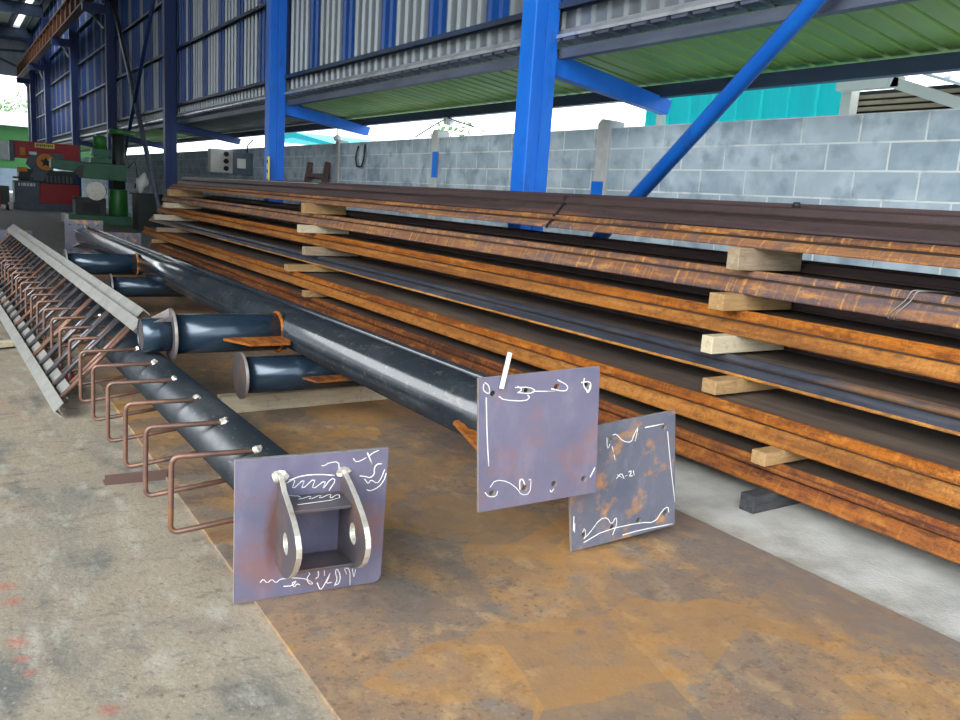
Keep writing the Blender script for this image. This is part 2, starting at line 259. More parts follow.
def tube(bm, pts, r, n=10, caps=True, mi=0, smooth=True):
    pts = [Vector(p) for p in pts]; rs = []
    d = (pts[1] - pts[0]).normalized()
    a = d.orthogonal().normalized(); b = d.cross(a)
    for i, p in enumerate(pts):
        if i == 0: t = pts[1] - pts[0]
        elif i == len(pts) - 1: t = pts[-1] - pts[-2]
        else: t = (pts[i + 1] - p).normalized() + (p - pts[i - 1]).normalized()
        t.normalize()
        a = (a - t * a.dot(t)).normalized(); b = t.cross(a)
        rr = r[i] if isinstance(r, (list, tuple)) else r
        rs.append([bm.verts.new(q) for q in ring(p, rr, a, b, n)])
    for A, B in zip(rs, rs[1:]):
        for k in range(n):
            f = bm.faces.new((A[k], A[(k + 1) % n], B[(k + 1) % n], B[k])); f.smooth = smooth; f.material_index = mi
    if caps:
        for R_ in (rs[0][::-1], rs[-1]):
            f = bm.faces.new(R_); f.material_index = mi
    return rs
def hollow(bm, p0, p1, r, t=.008, n=32):              # open-ended pipe with wall thickness
    p0, p1 = Vector(p0), Vector(p1); d = (p1 - p0).normalized(); a = d.orthogonal().normalized(); b = d.cross(a)
    L_ = [[bm.verts.new(q) for q in ring(p, rr, a, b, n)] for p, rr in ((p0, r), (p1, r), (p1, r - t), (p0, r - t))]
    for i in range(4):
        A, B = L_[i], L_[(i + 1) % 4]
        for k in range(n):
            f = bm.faces.new((A[k], A[(k + 1) % n], B[(k + 1) % n], B[k])); f.smooth = i in (0, 2)
def fillet(pts, r, seg=5):
    pts = [Vector(p) for p in pts]; out = [pts[0]]
    for i in range(1, len(pts) - 1):
        p = pts[i]; u = (pts[i - 1] - p).normalized(); v = (pts[i + 1] - p).normalized()
        a, b = p + u * r, p + v * r
        for k in range(seg + 1):
            t = k / seg; out.append(a * (1 - t) ** 2 + p * 2 * t * (1 - t) + b * t * t)
    out.append(pts[-1]); return out
def prism(bm, poly, d, mi=0, mi_fn=None, smooth=False):         # poly: list of 3D points (planar), extruded by vector d
    d = Vector(d); A = [bm.verts.new(Vector(p)) for p in poly]; B = [bm.verts.new(Vector(p) + d) for p in poly]
    n = len(poly)
    for k in range(n):
        f = bm.faces.new((A[k], A[(k + 1) % n], B[(k + 1) % n], B[k])); f.material_index = mi_fn(k) if mi_fn else mi; f.smooth = smooth
    f1 = bm.faces.new(A[::-1]); f2 = bm.faces.new(B)
    f1.material_index = f2.material_index = mi
def finish(name, bm, mats, parent=None, mat=None, bevel=0., autosmooth=False):
    bmesh.ops.recalc_face_normals(bm, faces=bm.faces)
    me = bpy.data.meshes.new(name); bm.to_mesh(me); bm.free()
    for m in (mats if isinstance(mats, (list, tuple)) else [mats]): me.materials.append(M[m] if isinstance(m, str) else m)
    o = bpy.data.objects.new(name, me); COL.objects.link(o)
    place(o, parent, mat)
    if bevel:
        md = o.modifiers.new('bevel', 'BEVEL'); md.width = bevel; md.segments = 2; md.limit_method = 'ANGLE'
    return o
def place(o, parent=None, mat=None):
    """vertices are written in world space; a child keeps that by moving them into its thing's frame"""
    if parent is not None:
        o.parent = parent
        if mat is None: o.data.transform(world(parent).inverted())
def world(o):
    m = Matrix.LocRotScale(o.location, o.rotation_euler, o.scale)
    return (world(o.parent) @ m) if o.parent else m
def thing(name, label, cat, loc=(0, 0, 0), group=None, rot=(0, 0, 0)):
    o = bpy.data.objects.new(name, None); COL.objects.link(o); o.empty_display_size = .1
    o.location = loc; o.rotation_euler = rot
    return tag(o, label, cat, group)
def tag(o, label, cat, group=None):
    o['label'] = label; o['category'] = cat
    if group: o['group'] = group
    return o
def struct(o): o['kind'] = 'structure'; return o
def B(): return bmesh.new()
def recentre(o):
    """put the origin of a one-mesh thing at its base"""
    vs = [v.co for v in o.data.vertices]
    c = Vector((sum(v.x for v in vs) / len(vs), sum(v.y for v in vs) / len(vs), min(v.z for v in vs)))
    o.data.transform(Matrix.Translation(-c)); o.location = c; return o
def curve_plate(name, outer, holes, thick, mat4, mats, parent, bev=.0012, edge_mi=1):
    """flat plate in its own (u, v) plane with real round holes, moved by mat4"""
    cu = bpy.data.curves.new(name, 'CURVE'); cu.dimensions = '2D'; cu.fill_mode = 'BOTH'; cu.extrude = thick / 2 - bev; cu.bevel_depth = bev; cu.bevel_resolution = 1
    def spl(pts):
        s = cu.splines.new('POLY'); s.points.add(len(pts) - 1); s.use_cyclic_u = True
        for p, q in zip(s.points, pts): p.co = (q[0], q[1], 0, 1)
    spl(outer)
    for (hx, hy, hr) in holes: spl([(hx + hr * math.cos(a * math.pi / 10), hy + hr * math.sin(a * math.pi / 10)) for a in range(20)])
    tmp = bpy.data.objects.new('tmp', cu); COL.objects.link(tmp)
    dg = bpy.context.evaluated_depsgraph_get()
    me = bpy.data.meshes.new_from_object(tmp.evaluated_get(dg)); me.name = name
    bpy.data.objects.remove(tmp)
    # curve plane (x, y, normal z) -> plate plane (x, z, normal -y)
    me.transform(Matrix(((1, 0, 0, 0), (0, 0, -1, 0), (0, 1, 0, 0), (0, 0, 0, 1))))
    me.materials.clear()
    for m in mats: me.materials.append(M[m])
    for p in me.polygons: p.material_index = 0 if abs(p.normal.y) > .9 else edge_mi; p.use_smooth = False
    me.transform(mat4)
    o = bpy.data.objects.new(name, me); COL.objects.link(o)
    place(o, parent)
    return o
def strokes(name, ss, r, mat4, parent, off, label=None, mat='chalk'):
    bm = B(); random.seed(3)
    for s in ss:
        pts = [Vector((u, off, v)) for u, v in s]
        if len(pts) > 2:                                   # smooth the hand-drawn line
            for _ in range(1):
                q = [pts[0]]
                for a, b in zip(pts, pts[1:]): q += [a * .75 + b * .25, a * .25 + b * .75]
                pts = q + [pts[-1]]
        tube(bm, pts, r * random.uniform(.8, 1.35), n=6)
    bmesh.ops.scale(bm, vec=(1, .35, 1), verts=bm.verts, space=Matrix.Translation((0, -off, 0)))
    bmesh.ops.transform(bm, matrix=mat4, verts=bm.verts)
    o = finish(name, bm, mat, parent)
    if label: o['label'] = label
    return o
def posemat(p):
    rx, ry, rz = p[3:6]
    return Matrix.Translation(p[:3]) @ (Matrix.Rotation(rz, 4, 'Z') @ Matrix.Rotation(rx, 4, 'X') @ Matrix.Rotation(ry, 4, 'Y'))

# ================================================================== setting
bm = B(); box(bm, -18, 5.62, -10, 54, -.12, 0); struct(finish('floor', bm, 'concrete'))
bm = B(); box(bm, -80, 120, -60, 200, -.3, -.125); g = struct(finish('floor_outside', bm, 'cement'))

# block wall between the shed and the neighbours, cast cement posts let into it
XW = 5.6; WT = 2.045
bm = B(); box(bm, XW, XW + .12, -8, 60, -.1, WT); wall = struct(finish('wall_outside', bm, 'block_wall'))
for (y, w, up) in ((6.48, .19, .09), (9.9, .15, .11), (13.2, .12, .06), (3.0 - 4.2, .18, .05)):
    bm = B()
    prism(bm, [(XW - .035, y - w / 2, 0), (XW - .035, y + w / 2, 0), (XW - .035, y + w / 2, WT + up * .5), (XW - .035, y + w * .2, WT + up), (XW - .035, y - w / 2, WT + up * .7)], (.19, 0, 0))
    p = finish('cement_post', bm, 'cement', wall, bevel=.008)
for (y, z0, z1, w) in ((9.86, 1.52, 1.86, .13), (6.50, 1.25, 1.52, .17)):
    bm = B(); box(bm, XW - .040, XW - .034, y - w / 2, y + w / 2, z0, z1); o = finish('paint_patch', bm, 'blue_paint', wall); o['label'] = 'blue paint daubed on the cement post'

# profiled sheet wall of the hall above the canopy, blue sheets set between grey ones
XS = 4.5
def corrugated(y0, y1, pitch, rib, depth):
    """(y, dx) outline of trapezoid sheeting, ribs towards -x"""
    out = []; y = y0
    while y < y1:
        out += [(y, 0), (y + pitch - rib, 0), (y + pitch - rib * .72, -depth), (y + pitch - rib * .28, -depth)]; y += pitch
    out.append((y, 0)); return out
def sheet(name, y0, y1, z0, z1, mats, fn, parent=None, x=XS):
    bm = B(); pr = corrugated(y0, y1, .1933, .055, .03)
    lo = [bm.verts.new((x + d, y, z0)) for y, d in pr]; hi = [bm.verts.new((x + d, y, z1)) for y, d in pr]
    for k in range(len(pr) - 1):
        f = bm.faces.new((lo[k], lo[k + 1], hi[k + 1], hi[k])); f.material_index = fn((pr[k][0] + pr[k + 1][0]) / 2)
    lo2 = [bm.verts.new((x + .02 + d * .0, y, z0)) for y, d in pr]; hi2 = [bm.verts.new((x + .02 + d * .0, y, z1)) for y, d in pr]
    for k in range(len(pr) - 1):
        f = bm.faces.new((lo2[k], hi2[k], hi2[k + 1], lo2[k + 1])); f.material_index = fn((pr[k][0] + pr[k + 1][0]) / 2)
    me = bpy.data.meshes.new(name); bm.to_mesh(me); bm.free()
    for m in mats: me.materials.append(M[m])
    o = bpy.data.objects.new(name, me); COL.objects.link(o); place(o, parent)
    return o
def blue(y):
    if y > 18.8: return 1 if ((y - .9) % 1.6) > .42 else 0
    return 1 if ((y - 11.33) % 1.16) < .42 else 0
wr = struct(sheet('wall_right', -8, 53, 2.9, 8.9, ('siding_grey', 'siding_blue'), blue))
sheet('lower_sheeting', -8, 53, 2.60, 2.92, ('siding_grey',), lambda y: 0, wr, XS + .012)
for z in (2.905, 4.08, 5.22, 6.4):
    bm = B(); prism(bm, [(XS - .125, -8, z), (XS - .035, -8, z), (XS - .035, -8, z - .05), (XS - .047, -8, z - .05), (XS - .047, -8, z - .012), (XS - .113, -8, z - .012), (XS - .113, -8, z - .05), (XS - .125, -8, z - .05)], (0, 61, 0))
    finish('girt', bm, 'steel_darkblue', wr)
# end wall with the big doorway
bm = B(); prism(bm, [(-18, 53, 6.25), (3.75, 53, 6.25), (4.12, 53, 5.75), (4.12, 53, 0), (4.6, 53, 0), (4.6, 53, 8.9), (-18, 53, 8.9)], (0, .15, 0))
we = struct(finish('wall_end', bm, 'siding_grey'))
for x in [k * .5 - 10 for k in range(29)]:
    bm = B(); box(bm, x, x + .06, 52.96, 53, 6.3, 8.3); finish('rib', bm, 'siding_grey', we)
for (a, b_) in (((-6, 6.9), (4.1, 7.6)), ((0, 8.2), (4.1, 6.6))):
    bm = B(); bar(bm, (a[0], 52.9, a[1]), (b_[0], 52.9, b_[1]), .06, .12); finish('bracing_bar', bm, 'steel_darkblue', we)
bm = B(); box(bm, -18, 4.3, 52.6, 52.95, 8.1, 8.65); finish('head_beam', bm, 'steel_darkblue', we)
# left end wall of the dark inner part
bm = B(); box(bm, -8.15, -8, 7, 24, 0, 8.9); box(bm, -8.15, -8, 24, 53, 0, 8.9); struct(finish('wall_left', bm, 'siding_grey'))
# roof with an open lantern strip over the right eave
bm = B(); box(bm, -8, 4.75, -4, 23, 8.75, 8.85); box(bm, -8, 4.75, 22, 30, 8.75, 8.85); box(bm, -8, -1.2, 30, 54, 8.75, 8.85); box(bm, -1.3, 2, 44, 54, 8.75, 8.85); box(bm, 1.9, 4.75, 30, 36, 8.75, 8.85); box(bm, 1.9, 3.55, 36, 54, 8.75, 8.85); box(bm, 3.85, 4.75, 36, 54, 8.75, 8.85)
ceil = struct(finish('ceiling', bm, 'roof_panel'))
for y in (-3.9, 0, 5.9, 12.55, 19.5, 27.0, 34.9, 44.2, 52):
    bm = B(); box(bm, -8, 4.2, y - .1, y + .1, 8.15, 8.6); box(bm, -8, 4.2, y - .16, y + .16, 8.58, 8.62); box(bm, -8, 4.2, y - .16, y + .16, 8.13, 8.17)
    finish('rafter', bm, 'steel_darkblue', ceil)
for x in (-8, -6, -4, -2, 0, 2.3, 3.3, 4.1):
    bm = B(); box(bm, x - .04, x + .04, -4, 54, 8.62, 8.75); finish('purlin', bm, 'steel_darkblue', ceil)

# lean-to canopy between hall and block wall
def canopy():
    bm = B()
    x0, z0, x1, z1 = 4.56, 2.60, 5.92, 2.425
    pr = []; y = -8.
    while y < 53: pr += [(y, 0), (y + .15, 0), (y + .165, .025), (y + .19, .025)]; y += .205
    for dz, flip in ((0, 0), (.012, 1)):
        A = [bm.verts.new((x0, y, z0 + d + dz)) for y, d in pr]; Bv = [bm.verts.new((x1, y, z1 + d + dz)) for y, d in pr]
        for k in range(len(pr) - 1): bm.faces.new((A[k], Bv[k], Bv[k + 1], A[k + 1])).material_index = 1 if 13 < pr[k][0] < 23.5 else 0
    me = bpy.data.meshes.new('ceiling_canopy'); bm.to_mesh(me); bm.free(); me.materials.append(M['canopy_green']); me.materials.append(M['canopy_shade'])
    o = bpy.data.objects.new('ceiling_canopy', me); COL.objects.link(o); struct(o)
    bm = B(); prism(bm, [(5.67, -8, 2.31), (5.76, -8, 2.31), (5.76, -8, 2.32), (5.68, -8, 2.32), (5.68, -8, 2.41), (5.76, -8, 2.41), (5.76, -8, 2.42), (5.67, -8, 2.42)], (0, 61, 0)); finish('purlin', bm, 'steel_darkblue', o)
    bm = B(); prism(bm, [(4.44, -8, 2.475), (4.52, -8, 2.475), (4.52, -8, 2.485), (4.45, -8, 2.485), (4.45, -8, 2.545), (4.52, -8, 2.545), (4.52, -8, 2.555), (4.44, -8, 2.555)], (0, 61, 0)); finish('eave_channel', bm, 'steel_grey', o)
    # folded flashing with the sheet ends of the roof showing under it as teeth
    bm = B(); prism(bm, [(4.47, -8, 2.715), (4.478, -8, 2.715), (4.385, -8, 2.645), (4.385, -8, 2.625), (4.377, -8, 2.625), (4.377, -8, 2.65)], (0, 61, 0)); finish('flashing', bm, 'flashing', o)
    bm = B(); y = -8.
    while y < 52.9:
        prism(bm, [(4.39, y, 2.628), (4.39, y + .03, 2.628), (4.39, y + .045, 2.60), (4.39, y + .19, 2.60), (4.39, y + .205, 2.628), (4.39, y + .205, 2.64), (4.39, y, 2.64)], (.14, 0, -.012)); y += .205
    finish('roof_sheet_end', bm, 'steel_grey', o)
    return o
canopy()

# ================================================================== columns
CY = [5.9, 12.55, 19.5, 27.0, 34.9, 44.2, 51.6]
side = ['tall bright blue box column standing behind the long steel stack, nearest one', 'blue box column with a yellow spirit level leaning on it', 'shaded blue box column at the far end of the steel stack',
        'shaded blue box column rising behind the green drilling machine', 'shaded blue box column rising behind the red machine hood, fifth from the front',
        'narrow dark column, second from the far doorway', 'farthest dark column, right at the edge of the bright doorway']
for i, y in enumerate(CY):
    t = thing('box_column', side[i], 'column', (4.275, y, 0), 'box columns along the right side of the hall')
    mat = 'blue_paint' if i < 2 else 'shaded_blue'
    bw = .1 if i < 4 else .16
    for (a, b_) in ((4.15, 4.273), (4.277, 4.40)):
        bm = B(); box(bm, a, b_, y - bw, y + bw, 0, 8.13, bev=.008); finish('channel', bm, mat, t)
    bm = B(); box(bm, 4.272, 4.278, y - bw - .004, y + bw + .004, 0, 8.1); finish('weld_seam', bm, mat, t)
    bm = B(); box(bm, 4.09, 4.46, y - .17, y + .17, 0, .02); finish('foot_plate', bm, mat, t)
    if i < 5:
        bm = B()
        prism(bm, [(4.40, y - .055, 2.53), (4.40, y - .055, 2.345), (5.80, y - .055, 2.165), (5.84, y - .055, 2.30), (5.80, y - .055, 2.305)], (0, .11, 0))
        finish('canopy_bracket', bm, mat, t, bevel=.006)
    if i in (3, 4, 5):
        bm = B(); bar(bm, (4.12, y + .1, 5.45), (4.12, y + 2.6, 6.25), .05, .05); finish('knee_brace', bm, 'angle_grey', t)
def one(name, bm, mat, label, cat, group=None, bevel=0., base=True):
    o = finish(name, bm, mat, bevel=bevel)
    if base: recentre(o)
    return tag(o, label, cat, group)
bm = B(); tube(bm, [(4.28, 5.78, .27), (4.28, -2.6, 7.64)], .055, 16)
one('diagonal_brace', bm, 'blue_paint', 'bright blue round diagonal brace pipe rising to the right from behind the steel stack', 'brace')
bm = B(); tube(bm, [(4.29, 26.9, 6.5), (4.29, 20.4, .25)], .06, 12)
one('diagonal_brace', bm, 'steel_grey', 'dark grey brace pipe leaning down from left to right beside the green drilling machine', 'brace')
bm = B(); tube(bm, [(4.25, 20.2, 5.9), (4.25, 26.7, .3)], .045, 12)
one('diagonal_brace', bm, 'shaded_blue', 'thin shaded blue brace pipe crossing the dark grey brace near the far columns', 'brace')
# crane runway
t = thing('crane_runway', 'rust orange crane rail beam high on the right side of the dark hall', 'crane beam', (3.7, 38, 6.05))
bm = B(); box(bm, 3.68, 3.72, 23, 52.5, 6.1, 6.65); box(bm, 3.58, 3.82, 23, 52.5, 6.05, 6.1); box(bm, 3.58, 3.82, 23, 52.5, 6.65, 6.7); finish('girder', bm, 'crane_rust', t)
for k in range(24):
    y = 23.6 + k * 1.22; bm = B(); box(bm, 3.59, 3.81, y, y + .04, 6.1, 6.65); finish('stiffener', bm, 'crane_rust', t)
bm = B(); box(bm, 3.67, 3.73, 23, 52.5, 6.7, 6.76); finish('rail', bm, 'steel_grey', t)
for y in CY[3:]:
    bm = B(); box(bm, 3.55, 4.15, y - .1, y + .1, 5.8, 6.05); finish('corbel', bm, 'shaded_blue', t)

# ================================================================== steel floor plates
bm = B(); box(bm, .735, 2.565, .35, 6.2, .0, .013); one('floor_plate', bm, 'rusty_plate', 'large rusty steel plate lying on the floor in the foreground', 'steel plate', bevel=.002)
bm = B(); box(bm, .76, 2.55, 6.205, 11.6, .0, .013); one('floor_plate', bm, 'rusty_plate', 'rusty steel plate on the floor farther back, under the far ends of the pipes', 'steel plate', bevel=.002)

# ================================================================== stack of long rusty steel sections
def section(kind, xf, z0, h, mid, w, y0, y1, mat, label):
    """one long trough-shaped rolled section; 'low' carries the outer lip, 'top' nests on it"""
    zb, zm, zt = z0, z0 + mid, z0 + h
    if kind == 'top':
        half = [(.040, zm + .012), (.022, zm + .010), (.020, zm + .018), (.026, zt - .009), (.036, zt), (.050, zt), (.060, zt - .016)]
        inner = [(.062, zt - .028), (.048, zt - .020), (.046, zm - .0015)]
    else:
        half = [(.004, zb), (0, zb + .006), (.002, zb + .016), (.026, zm - .010), (.034, zm - .003), (.060, zm - .002), (.075, zm - .008)]
        inner = [(.075, zm - .020), (.050, zm - .016), (.028, zb + .010), (.022, zb)]
    pts = [(xf + x, z) for x, z in half] + [(xf + w - x, z) for x, z in half[::-1]] + [(xf + w - x, z) for x, z in inner[::-1]] + [(xf + x, z) for x, z in inner]
    n = len(half)
    bm = B()
    A = []; ys = [y0 + (y1 - y0) * k / 24 for k in range(25)]
    for k, y in enumerate(ys):
        s = 0. if k in (0, 24) else random.uniform(-.003, .003)
        A.append([bm.verts.new((x + s, y, z)) for x, z in pts])
    m = len(pts)
    for P, Q in zip(A, A[1:]):
        for k in range(m):
            f = bm.faces.new((P[k], P[(k + 1) % m], Q[(k + 1) % m], Q[k]))
            f.material_index = 0
            if k == n - 1 or k >= 2 * n + 0: f.material_index = 1
            if kind == 'low' and k in (0, 1): f.material_index = 2
    bm.faces.new(A[0][::-1]); bm.faces.new(A[-1])
    o = finish('steel_section', bm, [mat, 'web_shade', mat if mat != 'scale_blue' else 'edge_orange'])
    recentre(o)
    return tag(o, label, 'steel section', 'long steel sections stacked in layers on timbers')
LAY = [  # xf, bottom, height, mid, width, y far, materials, words
    (3.44, 1.194, .124, .068, .56, 15.2, 'scale_purple', 'scale_purple', 'dark purple-brown', 'at the very top of the stack'),
    (3.39, 1.107, .085, .046, .62, 15.6, 'rust_brown', 'rust_streak', 'brown rusted', 'directly beneath the dark top pair'),
    (3.39, .872, .122, .078, .62, 16.2, 'rust_streak', 'rust_streak', 'rust streaked', 'held by the thin twisted wire'),
    (3.38, .657, .130, .068, .62, 16.6, 'rust_orange', 'rust_tan', 'orange-brown rusted', 'directly above the blue-black pair'),
    (3.30, .466, .100, .058, .66, 16.9, 'scale_blue', 'scale_blue', 'blue-black mill scaled', 'in the middle of the stack'),
    (3.04, .264, .130, .074, .74, 16.2, 'rust_orange', 'rust_tan', 'bright orange rusted', 'above the lowest pair'),
    (3.00, .080, .122, .068, .74, 15.4, 'rust_red', 'rust_red', 'dark red-brown rusted', 'at the bottom of the stack'),
]
for i, (xf, z0, h, mid, w, ye, m1, m2, word, where) in enumerate(LAY):
    section('low', xf, z0, h, mid, w, -.9 - .07 * i, ye, m2, f'{word} long steel section, lower of the pair {where}')
    section('top', xf, z0, h, mid, w, -.8 - .05 * i, ye - .25 + .1 * (i % 3), m1, f'{word} long steel section, upper of the pair {where}')
for i, (z0, x0, wd, ye) in enumerate(((.985, 3.80, .24, 15.0), (.776, 3.80, .24, 15.6), (.552, 3.80, .24, 15.8))):
    section('top', x0, z0 + .002 - .03, .125 if i else .088, .03, wd, -.7, ye, 'scale_purple', 'dark steel section in the shade at the stack back, %s gap from the top' % ('first', 'second', 'third')[i])
# two thin dark bars lying on the stack
bm = B(); box(bm, 3.62, 3.66, -.8, 14.9, 1.304, 1.34); one('flat_bar', bm, 'scale_purple', 'thin dark bar lying lengthwise on top of the steel stack', 'steel bar')
bm = B(); box(bm, 3.50, 3.55, 8.9, 15.3, 1.319, 1.327); one('flat_bar', bm, 'angle_grey', 'bright grey flat bar on the far end of the stack top', 'steel bar')
# timbers between the layers
def timber_(x0, x1, y, w, z0, z1, mat, label, rz=0.):
    bm = B(); box(bm, x0, x1, -w / 2, w / 2, z0, z1, bev=.004)
    bmesh.ops.rotate(bm, verts=bm.verts, cent=(x0, 0, 0), matrix=Matrix.Rotation(rz, 3, 'Z'))
    bmesh.ops.translate(bm, verts=bm.verts, vec=(0, y, 0))
    return one('timber_block', bm, mat, label, 'timber', 'timber spacers between the steel layers')
gap = []
for k in range(6):
    lo = LAY[k + 1] if k < 6 else None
gaps = [(LAY[2], LAY[1]), (LAY[3], LAY[2]), (LAY[4], LAY[3]), (LAY[5], LAY[4]), (LAY[6], LAY[5])]
ordn = ['topmost', 'second from the top', 'third from the top', 'fourth from the top', 'fifth from the top']
near = [(3.29, 2.765, .075, 'timber_grey'), (3.245, 2.80, .095, 'timber_tan'), (3.215, 2.80, .075, 'timber_pale'), (3.11, 2.665, .09, 'timber_tan'), (2.92, 2.185, .075, 'timber_tan')]
midr = [(3.30, 8.72, .11, 'timber_tan'), (3.22, 8.62, .10, 'timber_pale'), (3.18, 8.35, .10, 'timber_grey'), (2.99, 8.35, .12, 'timber_tan'), (2.96, 7.75, .10, 'timber_tan')]
farr = [(3.22, 14.9, .13, 'timber_tan'), (3.17, 15.0, .12, 'timber_pale'), (3.06, 15.2, .14, 'timber_pale'), (2.97, 14.6, .12, 'timber_grey'), (2.92, 14.7, .12, 'timber_tan')]
tone = {'timber_grey': 'weathered grey', 'timber_tan': 'tan', 'timber_pale': 'pale'}
for row, rn in ((near, 'nearest'), (midr, 'middle'), (farr, 'farthest')):
    for k, (x, y, w, mt) in enumerate(row):
        lo, hi = gaps[k]
        timber_(x, 3.79 if k < 3 else 3.7, y, w, lo[1] + lo[2] + .0005, hi[1] - .0005, mt, f'{tone[mt]} squared timber between steel layers, {ordn[k]} of the {rn} column')
timber_(2.865, 3.75, 2.17, .075, 0, .079, 'timber_dark', 'black stained timber on the cement floor under the near end of the stack')
timber_(2.93, 3.75, 8.1, .09, 0, .079, 'timber_tan', 'brown timber on the floor under the middle of the stack')
timber_(2.9, 3.75, 14.4, .1, 0, .079, 'timber_tan', 'brown timber on the floor under the far end of the stack')
# strap and wire
bm = B()
pr = [(3.42, 1.10), (3.385, 1.10), (3.38, 1.125), (3.415, 1.165), (3.412, 1.196), (3.43, 1.20), (3.462, 1.265), (3.463, 1.312), (3.475, 1.322), (3.95, 1.322)]
def ribbon(bm, pts, y, w, t, lean=0.):
    ps = [Vector((x, y + (z - 1.1) * lean, z)) for x, z in pts]
    for a, b_ in zip(ps, ps[1:]):
        d = (b_ - a).normalized(); nrm = Vector((0, 1, 0)).cross(d).normalized()
        e = [a, b_, b_ + nrm * t, a + nrm * t]
        prism(bm, e, (0, w, 0))
ribbon(bm, pr, 4.42, .022, .002, -.35)
one('steel_strap', bm, 'strap_steel', 'narrow black steel strap over the edge of the dark top pair in the stack', 'strap')
for i, (dy, r) in enumerate(((0, .0035), (.02, .0035))):
    pass
t = thing('binding_wire', 'twisted steel wire looped round the rust streaked pair at the right of the stack', 'wire', (3.4, 1.93, .87))
for dy in (0, .022):
    ps = [(3.55, 1.80 + dy, 1.0), (3.44, 1.86 + dy, 1.001), (3.415, 1.885 + dy, .998), (3.408, 1.90 + dy, .955), (3.385, 1.945 + dy * 1.2, .89), (3.382, 1.95 + dy * 1.2, .868), (3.42, 1.94 + dy, .866), (3.55, 1.93 + dy, .868)]
    bm = B(); tube(bm, fillet(ps, .012, 3), .0032, 8); finish('strand', bm, 'wire_steel', t)
bm = B(); tube(bm, [(3.55, 2.63, 1.318), (3.55, 2.63, 1.345)], [.022, .016], 12)
one('pipe_cap', bm, 'black', 'small black cap standing on top of the steel stack', 'cap')

# ================================================================== flanged posts lying on the floor plate
PA = (0.8979, 2.2307, 0.2459, 0.0682, -0.0078, -0.1293); SZA = .4613
PB = (1.6348, 2.0825, 0.4855, -0.0132, -0.0623, -0.1455); SZB = .45
PC = (2.067, 2.1121, 0.27, -0.0145, -0.1179, -0.1445); SZC = .4611
SA=[[(-0.1537,-0.172),(-0.1446,-0.1602),(-0.1326,-0.1781),(-0.1188,-0.1644),(-0.1066,-0.1814),(-0.0927,-0.1687),(-0.0735,-0.1718)],[(-0.0825,-0.1961),(-0.0536,-0.1993),(-0.042,-0.1823),(-0.0586,-0.1904),(-0.0485,-0.2056),(-0.0416,-0.1932),(-0.0317,-0.2003)],[(-0.0713,-0.1679),(-0.0422,-0.1742),(-0.0128,-0.1817),(0.0124,-0.2022),(-0.0023,-0.2025),(-0.0128,-0.1817),(0.0012,-0.1623),(-0.0285,-0.1495)],[(0.0223,-0.2011),(0.0333,-0.2304),(0.0451,-0.2131),(0.0658,-0.1671),(0.0569,-0.1931),(0.05,-0.2084),(0.07,-0.2073)],[(0.0806,-0.219),(0.0931,-0.2156),(0.097,-0.1885),(0.083,-0.1588),(0.0787,-0.1746),(0.0873,-0.198),(0.0782,-0.2214)],[(0.1294,-0.2272),(0.1266,-0.1684),(0.106,-0.1624),(0.1172,-0.1863)],[(0.1343,-0.1696),(0.1413,-0.2068),(0.1448,-0.174)],[(0.023,-0.1522),(0.0265,-0.1799),(0.0168,-0.1865)],[(0.0428,-0.1526),(0.0454,-0.1802)],[(0.1189,0.2074),(0.1272,0.1955),(0.1425,0.1973),(0.1606,0.2069)],[(0.1629,0.2227),(0.1807,0.1825)],[(0.1667,0.2095),(0.1817,0.2211),(0.2001,0.2275)],[(0.2123,0.1812),(0.1964,0.1827),(0.1877,0.1689),(0.1904,0.1491),(0.1769,0.1374),(0.1608,0.1439),(0.142,0.1474)],[(0.1581,0.1361),(0.1717,0.1167),(0.1787,0.1324),(0.2002,0.1154),(0.2121,0.1306),(0.223,0.1623)],[(0.1664,0.0993),(0.1793,0.093),(0.2042,0.1018),(0.2221,0.123),(0.2286,0.1487)],[(0.0215,0.1925),(0.0305,0.1917),(0.0421,0.2001),(0.0735,0.2019),(0.0762,0.1763)],[(-0.0864,0.1453),(-0.0552,0.1611),(-0.0682,0.1206),(-0.0268,0.1583),(-0.0398,0.1175),(0.0054,0.1589),(-0.0074,0.114),(0.0384,0.1478),(0.0253,0.1104),(0.0529,0.1502),(0.068,0.141),(0.0473,0.1081)],[(-0.0761,0.1556),(-0.0342,0.1666),(0.0159,0.1655),(0.0636,0.1569)]]
